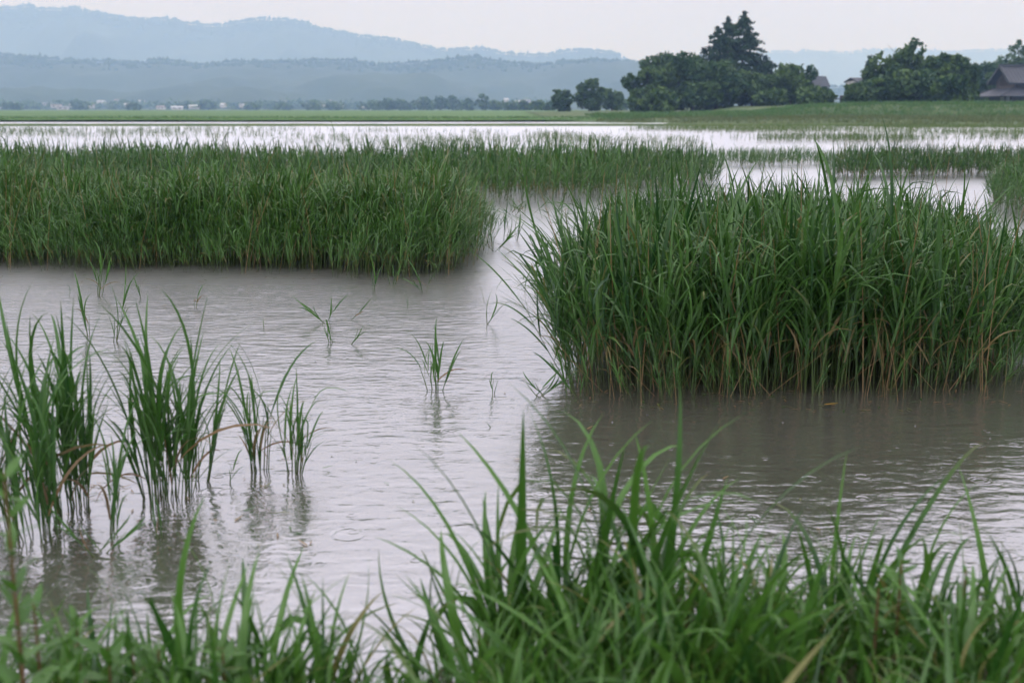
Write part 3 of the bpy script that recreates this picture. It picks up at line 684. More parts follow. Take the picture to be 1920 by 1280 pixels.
# ------------------------------------------------------------------ reeds and grasses
def ribbon(L, w, tilt, droop, nseg=6, fold=0.0, pw=1.6, twist=0.0, kink=None):
    """a leaf blade rising from the origin and arching over in the x-z plane"""
    s = np.linspace(0, 1, nseg + 1); th = tilt + droop * s ** pw
    if kink is not None: th = th + kink[1] / (1 + np.exp(-(s - kink[0]) * 40))
    ds = L / nseg; x = np.concatenate([[0], np.cumsum(np.sin((th[1:] + th[:-1]) / 2)) * ds]); z = np.concatenate([[0], np.cumsum(np.cos((th[1:] + th[:-1]) / 2)) * ds])
    wd = w * 0.5 * np.clip(0.42 + s * 3.2, 0, 1) * np.clip(1 - s ** 2.4, 0, 1) ** 0.85
    nrm = np.stack([-np.cos(th), 0 * th, np.sin(th)], 1); yv = np.array([0, 1, 0])
    tw = twist * s
    wv = np.cos(tw)[:, None] * yv + np.sin(tw)[:, None] * nrm
    c = np.stack([x, 0 * x, z], 1)
    V, F, S = [], [], []
    k = 3 if fold else 2
    for i in range(nseg):
        if fold: V += [c[i] - wv[i] * wd[i], c[i] - nrm[i] * fold * wd[i], c[i] + wv[i] * wd[i]]
        else: V += [c[i] - wv[i] * wd[i], c[i] + wv[i] * wd[i]]
        S += [s[i]] * k
        if i < nseg - 1:
            b = i * k
            for q in range(k - 1): F += [(b + q, b + q + 1, b + k + q + 1), (b + q, b + k + q + 1, b + k + q)]
    V.append(c[-1]); S.append(1.0); b = (nseg - 1) * k
    for q in range(k - 1): F.append((b + q, b + q + 1, nseg * k))
    return np.array(V), np.array(F), np.array(S)
def rz(V, a):
    c, s = math.cos(a), math.sin(a); return V @ np.array([[c, s, 0], [-s, c, 0], [0, 0, 1]])

def make_shoot(r, H, nleaf, lw, ll, nseg=6, fold=0.25, bare=0.25, dryness=0.0, sides=3, spread=1.0, top_leaf=True):
    """one reed shoot: stem and alternating arching leaves, height about 1 * H"""
    S = Soup(); hs_ = H * r.uniform(.62, .74); bend = r.normal(0, .05, 2) * H
    ctr = lambda q: np.array([bend[0] * q * q, bend[1] * q * q, hs_ * q])
    V, F = tube([ctr(0) - (0, 0, .12), ctr(.35), ctr(.7), ctr(1)], [.0038, .0034, .0026, .0012], sides)
    t0 = r.uniform(.2, .7); A = np.zeros((len(V), 3)); A[:, 0] = t0; A[:, 1] = dryness; A[:, 2] = np.clip(V[:, 2] / H, 0, 1)
    S.add(V, F, A)
    az = r.uniform(0, 6.28)
    for k in range(nleaf):
        q = bare + (1 - bare) * (k + r.uniform(0, .6)) / nleaf; q = min(q, .99)
        L = ll * r.uniform(.7, 1.15) * (1.05 - .25 * abs(q - .6)); az += math.pi + r.normal(0, .5)
        tilt = abs(r.normal(.32, .14)) * spread; droop = r.uniform(.15, 1.5) if r.random() < .75 else r.uniform(1.2, 2.3)
        if k == nleaf - 1 and top_leaf: tilt *= .35; droop *= .5
        kn = (r.uniform(.45, .7), r.uniform(.7, 1.6)) if r.random() < .10 else None
        V, F, s = ribbon(L, lw * r.uniform(.7, 1.15), tilt, droop, nseg, fold, r.uniform(1.3, 2.2), r.normal(0, .5), kn)
        V = rz(V, az) + ctr(q); dr = dryness
        if q < .4 and r.random() < .4:
            dr = r.uniform(.35, .9); V = (V - ctr(q)) * np.array([.6, .6, .6]) + ctr(q)
        A = np.zeros((len(V), 3)); A[:, 0] = np.clip(t0 + r.normal(0, .24) + .25 * s, 0, 1); A[:, 1] = np.maximum(dr, (s ** 3 * r.uniform(.3, 1)) if r.random() < .12 else 0 * s); A[:, 2] = np.clip(V[:, 2] / H, 0, 1)
        S.add(V, F, A)
    return S.get()
def make_dry(r, H):
    S = Soup(); b = r.normal(0, .07, 2) * H
    V, F = tube([(0, 0, -.12), (b[0] * .2, b[1] * .2, H * .4), (b[0] * .6, b[1] * .6, H * .75), (b[0], b[1], H)], [.0036, .003, .0024, .001], 3)
    S.add(V, F, (r.uniform(.3, .8), r.uniform(.8, 1), 1))
    for k in range(int(r.integers(0, 3))):
        V, F, s = ribbon(.16 * r.uniform(.6, 1.3), .007, r.uniform(.3, 1), r.uniform(.5, 2), 4, 0, 1.5, r.normal(0, 1))
        S.add(rz(V, r.uniform(0, 6.28)) + np.array([b[0] * .2, b[1] * .2, H * r.uniform(.2, .6)]), F, (.5, r.uniform(.75, 1), 1))
    return S.get()

def place(variants, P, Hs, lean, r, S=None, tint_shift=None):
    """joins copies of the variants at points P (n,2 or n,3) with height factors and lean vectors"""
    S = S or Soup(); n = len(P); vi = r.integers(0, len(variants), n)
    z0 = P[:, 2] if P.shape[1] == 3 else np.zeros(n)
    ang = r.uniform(0, 6.28, n)
    for k, (V, F, A) in enumerate(variants):
        ix = np.where(vi == k)[0]
        if not len(ix): continue
        c, s = np.cos(ang[ix]), np.sin(ang[ix])
        W = np.empty((len(ix), len(V), 3)); h = Hs[ix][:, None]
        W[:, :, 0] = (V[:, 0] * c[:, None] - V[:, 1] * s[:, None]) * h
        W[:, :, 1] = (V[:, 0] * s[:, None] + V[:, 1] * c[:, None]) * h
        W[:, :, 2] = V[:, 2] * h
        W[:, :, 0] += lean[ix, 0][:, None] * np.maximum(W[:, :, 2], 0); W[:, :, 1] += lean[ix, 1][:, None] * np.maximum(W[:, :, 2], 0)
        W[:, :, 0] += P[ix, 0][:, None]; W[:, :, 1] += P[ix, 1][:, None]; W[:, :, 2] += z0[ix][:, None]
        AA = np.repeat(A[None], len(ix), 0).copy()
        j = r.normal(0, .12, len(ix)) if tint_shift is None else tint_shift[ix] + r.normal(0, .08, len(ix))
        AA[:, :, 0] = np.clip(AA[:, :, 0] + j[:, None], 0, 1)
        FF = (F[None] + (np.arange(len(ix)) * len(V))[:, None, None]).reshape(-1, 3)
        S.add(W.reshape(-1, 3), FF, AA.reshape(-1, 3))
    return S

def bed(name, label, pts, n, H, r, variants, dry=None, ndry=0, top_var=.22, edge_lean=.25, tshift=0.0, world=False, mat='reed', z=None, thin=None):
    p = np.array(pts) if world else poly(pts); P = scatter(p, n)
    if thin is not None: P = P[rng.random(len(P)) < thin(P)]
    hn = 1 - top_var + 2 * top_var * fbm(P[:, 0] * 1.6, P[:, 1] * 1.6, 77, 3) + r.normal(0, .08, len(P)) + np.where(r.random(len(P)) < .06, .2, 0)
    ed = edge_dist(p, P); hn *= np.clip(.72 + ed * .9, .72, 1)
    cen = p.mean(0); d = P - cen; d /= np.maximum(np.linalg.norm(d, axis=1), 1e-6)[:, None]
    lean = d * (edge_lean * np.exp(-ed / .18))[:, None] + r.normal(0, .09, (len(P), 2)) + np.array([.04, 0])
    ts = tshift + .5 * (fbm(P[:, 0] * .9 + 5, P[:, 1] * .9, 31, 3) - .47)
    if z is not None: P = np.column_stack([P, z(P[:, 0], P[:, 1])])
    S = place(variants, P, H * hn, lean, r, None, ts)
    if dry and ndry:
        Q = scatter(p, ndry); place(dry, Q, H * r.uniform(.8, 1.45, ndry), r.normal(0, .16, (ndry, 2)), r, S)
    o = obj(name, S.mesh(name, M[mat])); tag(o, label, 'reeds', None, 'stuff'); return o

rA = np.random.default_rng(5)
SH = [make_shoot(rA, 1.0, int(rA.integers(6, 9)), .021, .56, 8, .25, spread=1.1) for _ in range(22)]            # big clump, nearest
SM = [make_shoot(rA, 1.0, int(rA.integers(7, 10)), .018, .40, 5, 0, spread=1.1) for _ in range(22)]     # left bed
SF = [make_shoot(rA, 1.0, 6,   .024, .40, 4, 0, bare=.15, spread=1.1) for _ in range(16)]                          # behind
DRY = [make_dry(rA, 1.0) for _ in range(10)]

# left bed, back bed and the beds on the right
bed('reed_bed', 'dense green reed bed along the left, nearest of the long beds',
    [(-420, 500), (-150, 503), (60, 498), (200, 505), (380, 500), (560, 506), (680, 512), (750, 522), (825, 512), (865, 500), (880, 478), (888, 440), (860, 438), (800, 436), (600, 446), (300, 440), (0, 436), (-300, 440)],
    9600, .64, rA, SM, DRY, 110, top_var=.48, tshift=.12)
bed('reed_bed', 'long reed band crossing behind the open gap of water',
    [(-420, 372), (0, 372), (400, 374), (800, 378), (905, 384), (1000, 384), (1090, 380), (1180, 372), (1290, 362), (1345, 350), (1350, 340), (1280, 333), (1000, 332), (600, 334), (200, 332), (-400, 332)],
    6500, .69, rA, SF, DRY, 130, tshift=.06, top_var=.3)
bed('reed_bed', 'thin low reed strip joining the two right-hand beds',
    [(1330, 312), (1400, 316), (1480, 315), (1560, 312), (1560, 305), (1400, 306), (1330, 305)], 700, .42, rA, SF, DRY, 10, tshift=.15)
bed('reed_bed', 'reed bed beyond the water at right, behind the big clump',
    [(1545, 334), (1600, 337), (1720, 337), (1850, 334), (2050, 338), (2050, 323), (1850, 322), (1700, 323), (1560, 326)], 1700, .60, rA, SF, DRY, 110, tshift=.12)
bed('reed_bed', 'rounded reed clump at the right edge beside the water',
    [(1862, 405), (1900, 414), (1990, 414), (2100, 410), (2100, 360), (1980, 352), (1880, 358), (1856, 380)], 1100, .64, rA, SM, DRY, 24, edge_lean=.35, tshift=.1)
bed('reed_stragglers', 'stray thin reeds fringing the front and end of the left bed',
    [(-100, 508), (300, 512), (560, 514), (700, 532), (810, 530), (900, 500), (930, 450), (905, 430), (880, 440), (866, 490), (760, 518), (560, 500), (200, 500), (-100, 500)], 260, .46, rA, SM, DRY, 30, edge_lean=.3, tshift=.15, top_var=.4)
bed('reed_stragglers', 'stray low reeds around the foot of the big clump',
    [(1035, 735), (1100, 760), (1300, 768), (1600, 758), (1920, 745), (1920, 725), (1500, 735), (1100, 735)], 60, .34, rA, SM, DRY, 30, edge_lean=.5, tshift=.1, top_var=.4)
SP = [make_shoot(rA, 1.0, 6, .042, .6, 3, 0, bare=.05, spread=1.0) for _ in range(12)]
bed('reed_bed', 'pale olive reed strip standing in the middle distance at right',
    [(980, 263), (1060, 266), (1300, 268), (1560, 270), (1900, 272), (2200, 273), (2200, 265), (1700, 263), (1300, 262), (1040, 260)], 3000, .36, rA, SP, DRY, 30, mat='sparse', tshift=.05, edge_lean=.1,
    thin=lambda P: np.clip((fbm(P[:, 0] * .16, P[:, 1] * .22, 53, 3) - .40) * 10, .02, 1))
bed('reed_bed', 'scattered olive reeds in front of the meadow at right',
    [(1150, 249), (1500, 253), (1920, 257), (2200, 258), (2200, 241), (1700, 240), (1400, 240), (1200, 243)], 13000, .30, rA, SP, None, 0, mat='sparse', tshift=.1, edge_lean=.1,
    thin=lambda P: np.clip((fbm(P[:, 0] * .08, P[:, 1] * .20, 51, 4) - .43) * 10, .01, .8))
bed('paddy_reeds', 'sparse reeds dotted over the flooded paddy behind the beds',
    [(-300, 285), (200, 290), (700, 286), (1000, 280), (1330, 282), (1300, 262), (900, 252), (500, 246), (0, 244), (-300, 246)], 9000, .33, rA, SP, None, 0, mat='sparse', edge_lean=.1,
    thin=lambda P: np.clip((fbm(P[:, 0] * .16, P[:, 1] * .22, 61, 4) - .45) * 9, .02, .7))
bed('dike_grass', 'grass fringe on the low dike between the paddies', [(-46, DIKE_Y - .3), (25, DIKE_Y - .3), (25, DIKE_Y + .75), (-46, DIKE_Y + .75)], 2600, .22, rA, SP, None, 0, mat='sparse', world=True,
    thin=lambda P: np.clip((fbm(P[:, 0] * .25, P[:, 1] * .2, 65, 3) - .30) * 3, .15, 1))
GR = []
for k in range(10):
    S = Soup()
    for b in range(7):
        V, F, s = ribbon(1.0 * rA.uniform(.5, 1.1), .05, abs(rA.normal(.25, .2)), rA.uniform(.1, 1.2), 3, 0)
        S.add(rz(V, rA.uniform(0, 6.28)) + np.array([*rA.normal(0, .14, 2), 0]), F, (rA.random(), .0 if rA.random() < .9 else .6, 1))
    GR.append(S.get())
bed('meadow_grass', 'olive grass covering the meadow in front of the levee', [(6, 95), (16, 78), (26, 66), (34, 62), (60, 58), (70, 110), (8, 108)], 19000, .30, rA, GR, None, 0, mat='meadow', world=True, z=levee_z, edge_lean=0,
    thin=lambda P: np.where(levee_z(P[:, 0], P[:, 1]) > -.01, 1.0, 0.0))
bed('levee_grass', 'brighter long grass on the levee top and slope', [(8, 106), (66, 106), (72, 128), (8, 128)], 14000, .42, rA, GR, None, 0, mat='levee_grass', world=True, z=levee_z, edge_lean=0, tshift=.1, top_var=.7)
bed('field_edge_grass', 'grass along the front edge of the rice field', [(-62, FY - .1), (16, FY - .1), (16, FY + 2.2), (-62, FY + 2.2)], 4500, .24, rA, GR, None, 0, mat='levee_grass', world=True, z=field_z, edge_lean=0)

# ---- the big reed clump: its front shoots one by one, the crowd behind them as one mass
def big_clump():
    r = np.random.default_rng(77); H = .755
    p = np.array([on(1052, 730)[:2], on(1090, 742)[:2], on(1180, 744)[:2], on(1260, 752)[:2], on(1400, 744)[:2], on(1540, 742)[:2], on(1700, 738)[:2], on(1860, 730)[:2], on(1960, 712)[:2],
                  (2.62, 5.6), (2.95, 6.6), (3.05, 7.6), (2.4, 8.3), (1.6, 8.5), (.9, 8.2), (.62, 7.4), (.46, 6.4), (.28, 5.5)])
    root = empty('reed_clump', (1.5, 6.2, 0)); tag(root, 'big tall reed clump standing in the water right of centre', 'reeds'); org = np.array([1.5, 6.2])
    sm = [tri_mesh('shoot', V, F, M['reed'], A) for V, F, A in SH]; dm = [tri_mesh('dry_stalk', V, F, M['reed'], A) for V, F, A in DRY]
    P = scatter(p, 3500); ed = edge_dist(p, P)
    def attr(P, ed):
        hn = .70 + .50 * fbm(P[:, 0] * 2.2, P[:, 1] * 2.2, 12, 3) + r.normal(0, .08, len(P)) + np.where(r.random(len(P)) < .07, .22, 0)
        left = np.exp(-np.maximum(P[:, 0] - (.23 + (P[:, 1] - 4.9) * .09), 0) / .16)
        lean = r.normal(0, .09, (len(P), 2)); lean[:, 0] -= .46 * left * r.uniform(.1, 1.2, len(P)) * np.clip(1.25 - (P[:, 1] - 4.9) * .55, .15, 1); lean[:, 1] -= .10 * np.exp(-(P[:, 1] - 4.85) / .15)
        right = np.exp(-np.maximum(2.35 + (P[:, 1] - 4.9) * .25 - P[:, 0], 0) / .2); lean[:, 0] += .3 * right * r.uniform(0, 1, len(P))
        hn = hn * .96 * (1 - .20 * left) * (1 - .15 * right) * np.clip(1.12 - .12 * np.maximum(P[:, 0] - 1.2, 0), .8, 1) * np.clip(1.0 - .035 * (P[:, 1] - 5), .86, 1)
        return hn, lean
    hn, lean = attr(P, ed)
    front = P[:, 1] < np.sort(P[:, 1])[240]
    ts = -.16 + .45 * (fbm(P[:, 0] * 1.4, P[:, 1] * 1.4, 8, 3) - .5)
    b = ~front; S = place(SH, P[b] - org, H * hn[b], lean[b], r, None, ts[b])
    o = obj('shoot_mass', S.mesh('shoot_mass', M['reed']), root); o['kind'] = 'stuff'
    def single(name, me, q, h, ln):
        o = obj(name, me, root, (q[0] - org[0], q[1] - org[1], 0))
        o.rotation_euler = (-math.atan(ln[1]), math.atan(ln[0]), 0); o.scale = (h, h, h)
        # own turn about the stalk
        o.matrix_basis = Matrix.Translation(o.location) @ o.rotation_euler.to_matrix().to_4x4() @ Matrix.Rotation(r.uniform(0, 6.28), 4, 'Z') @ Matrix.Scale(h, 4)
        return o
    for k in np.where(front)[0]:
        single('shoot', sm[int(r.integers(0, len(sm)))], P[k], H * hn[k], lean[k])
    Q = scatter(p, 40); Q = np.concatenate([Q, np.array([on(r.uniform(1080, 1900), r.uniform(690, 742))[:2] for _ in range(40)])])
    for q in Q: single('dry_stalk', dm[int(r.integers(0, len(dm)))], q, H * r.uniform(.75, 1.35), r.normal(0, .12, 2))
    for k in range(20):                            # broken dry stalks splayed at the foot of the clump
        q = on(r.uniform(1100, 1880), r.uniform(722, 744)); single('dry_stalk', dm[int(r.integers(0, len(dm)))], q[:2], H * r.uniform(.3, .75), (r.normal(0, .55), r.uniform(-.5, .3)))
big_clump()

# ---- tufts and sprigs standing in the open water: every stem and leaf its own piece
rT = np.random.default_rng(9)
LEAVES = []
for k in range(22):
    kink = (rT.uniform(.4, .7), rT.uniform(.8, 1.7)) if k % 9 == 8 else None
    V, F, s = ribbon(1.0, .033, abs(rT.normal(.22, .11)), rT.uniform(.15, .9) if k % 3 else rT.uniform(.8, 1.9), 9, .22, rT.uniform(1.5, 2.5), rT.normal(0, .5), kink)
    A = np.zeros((len(V), 3)); A[:, 0] = rT.uniform(.15, .75); A[:, 2] = 1; LEAVES.append(tri_mesh('leaf', V, F, M['tuft'], A, True))
DLEAF = []
for k in range(5):
    V, F, s = ribbon(1.0, .035, rT.uniform(.2, .9), rT.uniform(.4, 1.8), 7, .2, 1.5, rT.normal(0, 1.2))
    A = np.zeros((len(V), 3)); A[:, 0] = .5; A[:, 1] = rT.uniform(.6, 1); A[:, 2] = 1; DLEAF.append(tri_mesh('leaf', V, F, M['tuft'], A, True))
STEMS = []
for k in range(8):
    b = rT.normal(0, .05, 2)
    V, F = tube([(0, 0, -.25), (b[0] * .25, b[1] * .25, .4), (b[0], b[1], 1)], [.010, .009, .004], 5)
    A = np.zeros((len(V), 3)); A[:, 0] = rT.uniform(.2, .6); A[:, 1] = rT.choice([0, 0, .1, .5]); A[:, 2] = V[:, 2]; STEMS.append(tri_mesh('stem', V, F, M['tuft'], A, True))

def tuft(x, y, n, rad, H, label, leaves=4, cat='reeds', lean=(0, 0), name='reed_tuft', wid=1.0, spread=.14, group=None, bent=0.0):
    c = on(x, y); root = empty(name, c); tag(root, label, cat, group)
    for i in range(int(n * 1.5) if n > 6 else n):
        a, q = rT.uniform(0, 6.28), rad * math.sqrt(rT.random()); ox, oy = q * math.cos(a), q * math.sin(a) * .8
        h = (1.17 if H > .3 else 1.5) * H * rT.uniform(.55, 1.05); sh = h * rT.uniform(.38, .52)
        lx = lean[0] + ox / max(rad, .01) * spread + rT.normal(0, .06); ly = lean[1] + oy / max(rad, .01) * spread * .7 + rT.normal(0, .06)
        if rT.random() < bent: lx += rT.choice([-1, 1]) * rT.uniform(.5, 1.3)
        st = obj('stem', STEMS[int(rT.integers(0, 8))], root)
        Mx = Matrix.Translation((ox, oy, 0)) @ Matrix.Rotation(math.atan(lx), 4, 'Y') @ Matrix.Rotation(-math.atan(ly), 4, 'X')
        tw = .45 * rT.uniform(.7, 1.1)
        st.matrix_basis = Mx @ Matrix.Rotation(rT.uniform(0, 6.28), 4, 'Z') @ Matrix.Diagonal((tw * .55, tw * .55, sh, 1))
        az = rT.uniform(0, 6.28); nl = max(1, leaves + int(rT.integers(-1, 2)))
        for k in range(nl):
            f = .14 + .84 * (k + .5) / nl; az += math.pi + rT.normal(0, .6)
            L = h * rT.uniform(.42, .70); dead = rT.random() < (.22 if k == 0 else .0)
            if k == nl - 1: L = (h - sh * f) * 1.05
            lf = obj('leaf', (DLEAF if dead else LEAVES)[int(rT.integers(0, 5 if dead else 22))], root)
            base = Mx @ Vector((0, 0, sh * f))
            wf = wid * rT.uniform(.7, 1.1) * max(1.0, .34 / max(L, .12)) ** .5
            lf.matrix_basis = Matrix.Translation(base) @ Mx.to_3x3().to_4x4() @ Matrix.Rotation(az, 4, 'Z') @ Matrix.Diagonal((L, L * wf, L, 1))
    return root

TG = 'tufts standing in the open water'
tuft(135, 955, 20, .075, .62, 'tall dense reed tuft standing in the water left of the middle tuft', group=TG, lean=(-.06, 0))
tuft(40, 1015, 22, .13, .56, 'broad reed tuft cut by the left edge of the picture', group=TG, lean=(-.12, 0))
tuft(-60, 960, 16, .12, .60, 'reed tuft at the far left reaching in from outside', group=TG, lean=(.05, 0))
tuft(212, 1000, 5, .03, .30, 'short reed tuft in front of the tall dense left tuft', group=TG, lean=(.1, 0))
tuft(318, 935, 24, .085, .60, 'tall dense reed tuft, middle of the near-left tufts', group=TG, lean=(.02, 0))
tuft(382, 905, 5, .03, .42, 'thin reed tuft on the right flank of the tall middle tuft', group=TG, lean=(.1, 0), leaves=3)
tuft(488, 882, 8, .045, .43, 'slim open reed tuft right of the tall middle tuft', group=TG, leaves=3, lean=(-.03, 0))
tuft(552, 890, 7, .03, .38, 'slim reed tuft with one blade leaning right, rightmost near tuft', group=TG, leaves=3, lean=(.05, 0))
tuft(185, 1040, 4, .03, .16, 'low broken grass lying over at the foot of the left tufts', group=TG, leaves=2, bent=.9)
tuft(300, 1010, 2, .015, .13, 'little pair of blades in front of the tall middle tuft', group=TG, leaves=2)
SG = 'small sprigs poking out of the water'
sprigs = [(178, 556, 5, .05, .34, 'taller grass sprig in front of the left reed bed', .1), (128, 556, 1, .01, .12, 'single short blade left of the tall sprig', 0), (265, 560, 2, .015, .13, 'short bent blade right of the tall sprig', .5),
          (365, 578, 2, .012, .13, 'twin blades above the tall middle tuft', 0), (210, 640, 3, .03, .3, 'sprig behind the tall left tufts', 0), (170, 628, 3, .03, .26, 'drooping sprig behind the dense left tuft', .2),
          (612, 606, 4, .04, .18, 'broken splayed sprig in open water left of centre', .8), (622, 642, 3, .02, .13, 'tiny upright sprig below the broken splayed one', .1), (655, 600, 1, .01, .15, 'slanting single blade right of the splayed sprig', .6),
          (660, 645, 2, .015, .11, 'tiny sprig with one blade bent flat', .9), (735, 540, 3, .02, .17, 'sprig at the front of the left reed bed end', 0), (700, 548, 2, .02, .2, 'small sprig beside the reed bed end', .2),
          (762, 578, 1, .01, .10, 'lone short blade below the reed bed end', 0), (795, 548, 3, .025, .22, 'sprig just in front of the reed bed corner', .1), (818, 732, 6, .045, .22, 'fan of thin blades in the middle of the open water', .05),
          (925, 738, 2, .008, .12, 'single dark blade left of the big reed clump', 0), (912, 608, 2, .015, .2, 'leaning thin sprig left of the big clump leaves', .5), (495, 616, 1, .01, .09, 'lone blade right of the near-left tuft tips', 0),
          (925, 470, 6, .10, .26, 'thin grass cluster off the right end of the left bed', .2), (943, 452, 4, .05, .26, 'sparse blades in the channel beside the left bed', .2), (968, 452, 4, .02, .2, 'compact dark sprig in the middle of the channel', 0),
          (975, 404, 8, .16, .24, 'loose grass at the head of the channel', .3), (1040, 408, 7, .2, .24, 'loose grass right of the channel head', .3), (1014, 742, 5, .05, .12, 'bent broken blades at the left foot of the big clump', .9), (918, 802, 1, .01, .06, 'tiny broken blade in open water below centre', .6),
          (1075, 745, 4, .05, .2, 'short bent reeds at the corner of the big clump', .6), (430, 905, 1, .008, .1, 'lone thin blade right of the tall middle tuft', 0),
          (1885, 715, 9, .12, .5, 'thin reeds trailing off the right side of the big clump', .1), (1910, 640, 9, .12, .5, 'thin reeds at the right edge beside the big clump', .1)]
for x, y, n, rad, H, lab, bent in sprigs:
    tuft(x, y, n, rad, H, lab, leaves=2 if n < 6 else 3, name='water_sprig', group=SG, bent=bent, spread=.3, wid=1.35)

# two loose leaves on the water
def loose_leaf(x, y, L, rot, label, mat):
    V, F, s = ribbon(L, L * .13, 1.52, .06, 6, .15)
    A = np.zeros((len(V), 3)); A[:, 0] = .8; A[:, 2] = 1
    p = on(x, y, .012); o = obj('floating_leaf', tri_mesh('floating_leaf', V, F, mat, A, True), None, p, (0, 0, rot)); tag(o, label, 'leaf'); return o
loose_leaf(604, 877, .05, .6, 'small green leaf floating on open water right of the tufts', M['tuft'])
loose_leaf(1546, 758, .07, .25, 'yellow leaf floating in front of the big reed clump', M['yellow_leaf'])

# ------------------------------------------------------------------ foreground bank grass
rB = np.random.default_rng(23)
BL = []
for k in range(26):
    kink = (rB.uniform(.5, .75), rB.uniform(.9, 1.8)) if k % 7 == 6 else None
    V, F, s = ribbon(1.0, .055 if k % 2 else .034, abs(rB.normal(.20, .12)), rB.uniform(.15, 1.1) if k % 3 else rB.uniform(1.0, 2.2), 10, .25, rB.uniform(1.4, 2.4), rB.normal(0, .6), kink)
    A = np.zeros((len(V), 3)); A[:, 0] = np.clip(rB.uniform(.0, .9) + .15 * s, 0, 1); A[:, 1] = .55 if k == 11 else (.5 * s ** 5 if k % 6 == 0 else 0); A[:, 2] = s; BL.append((V, F, A))
BLM = [tri_mesh('leaf', V, F, M['bank'], A, True) for V, F, A in BL]
def bank_tuft(x, y, n, rad, H, label, lean=(0, 0), wid=1.05, spread=.25):
    c = on(x, y, .06); c.z = float(bank_z(np.array([c.x]), np.array([c.y]))[0]) ; c.z = max(c.z, -.04)
    root = empty('grass_tuft', c); tag(root, label, 'grass', 'tall grass tufts on the near bank')
    for i in range(n):
        a, q = rB.uniform(0, 6.28), rad * math.sqrt(rB.random()); ox, oy = q * math.cos(a), q * math.sin(a) * .8
        L = H * (rB.uniform(.35, .75) if rB.random() < .6 else rB.uniform(.75, 1.1)); lx = lean[0] + ox / rad * spread + rB.normal(0, .08); ly = lean[1] + oy / rad * spread * .5 + rB.normal(0, .08)
        lf = obj('leaf', BLM[int(rB.integers(0, len(BLM)))], root)
        wf = wid * rB.uniform(.7, 1.15) * (.42 / max(L, .15)) ** .6
        lf.matrix_basis = Matrix.Translation((ox, oy, -.02)) @ Matrix.Rotation(math.atan(lx), 4, 'Y') @ Matrix.Rotation(-math.atan(ly), 4, 'X') @ Matrix.Rotation(rB.uniform(0, 6.28), 4, 'Z') @ Matrix.Diagonal((L, L * wf, L, 1))
bt = [(1010, 1185, 28, .10, .62, 'tall broad-bladed grass tuft in the lower middle of the bank', (.02, 0)), (1110, 1180, 28, .10, .74, 'tallest foreground grass tuft, right of the lower middle', (.04, 0)),
      (1215, 1180, 26, .10, .74, 'tall upright grass blades in front of the big clump reflection', (.05, 0)), (930, 1195, 14, .09, .46, 'grass tuft leaning left at the bank corner', (-.25, 0)),
      (850, 1220, 13, .09, .40, 'left-leaning grass tuft at the tip of the right bank', (-.35, 0)), (1310, 1200, 12, .1, .46, 'arching grass tuft with one long bowed leaf', (.2, 0)),
      (1400, 1190, 12, .11, .38, 'medium grass tuft right of the arching one', (0, 0)), (1570, 1180, 12, .05, .70, 'narrow upright pair of tall blades on the right bank', (0, 0)),
      (1660, 1180, 12, .1, .38, 'leafy grass tuft beside the narrow upright blades', (.1, 0)), (1730, 1170, 10, .09, .42, 'grass tuft with thin seed-like blades at right', (0, 0)),
      (1840, 1170, 14, .11, .42, 'grass tuft with bent blades near the right edge', (.1, 0)), (1915, 1180, 12, .1, .42, 'grass tuft cut by the right edge of the picture', (0, 0)),
      (1480, 1200, 12, .1, .34, 'short leafy tuft in the middle of the right bank', (.1, 0)), (745, 1250, 9, .07, .30, 'small tuft alone by the inlet at lower centre', (-.2, 0)),
      (380, 1245, 12, .08, .46, 'grass tuft with a tall bent blade on the lower left bank', (.15, 0)), (310, 1250, 10, .07, .42, 'upright grass tuft below the middle reed tuft', (0, 0)),
      (200, 1255, 10, .07, .38, 'upright grass tuft on the left bank beside the weed', (0, 0)), (560, 1250, 12, .08, .42, 'grass tuft on the lower left bank under the slim tufts', (.05, 0)), (640, 1262, 10, .07, .34, 'right-leaning grass tuft at the end of the left bank', (.2, 0)),
      (470, 1262, 10, .08, .28, 'low grass tuft between two taller ones on the left bank', (0, 0))]
for a in bt: bank_tuft(*a)

# dense turf under the tufts
pB = np.array([(-1.5, 1.2), (1.6, 1.2), (1.75, 2.7), (-1.6, 2.7)])
P = scatter(pB, 9500); d = shore(P[:, 0]) - P[:, 1]; P = P[d > -.10]; d = shore(P[:, 0]) - P[:, 1]
keep = (P[:, 0] > -.08) | ((P[:, 0] < -.36) & (rB.random(len(P)) < .8)) | (rB.random(len(P)) < .35); P = P[keep]
Z = np.maximum(bank_z(P[:, 0], P[:, 1]), -.05)
hh = (.05 + .40 * fbm(P[:, 0] * 4.5, P[:, 1] * 4.5, 44, 3) ** 1.3) * np.where(P[:, 0] > -.08, np.where(P[:, 0] < .4, 1.15, .92), np.where(P[:, 0] > -.36, .55, 1.0)) * rB.uniform(.45, 1.5, len(P))
S = place(BL, np.column_stack([P, Z - .01]), hh, rB.normal(0, .28, (len(P), 2)), rB)
o = obj('bank_grass', S.mesh('bank_grass', M['bank'], True)); tag(o, 'dense out-of-focus green grass along the near bank', 'grass', None, 'stuff')

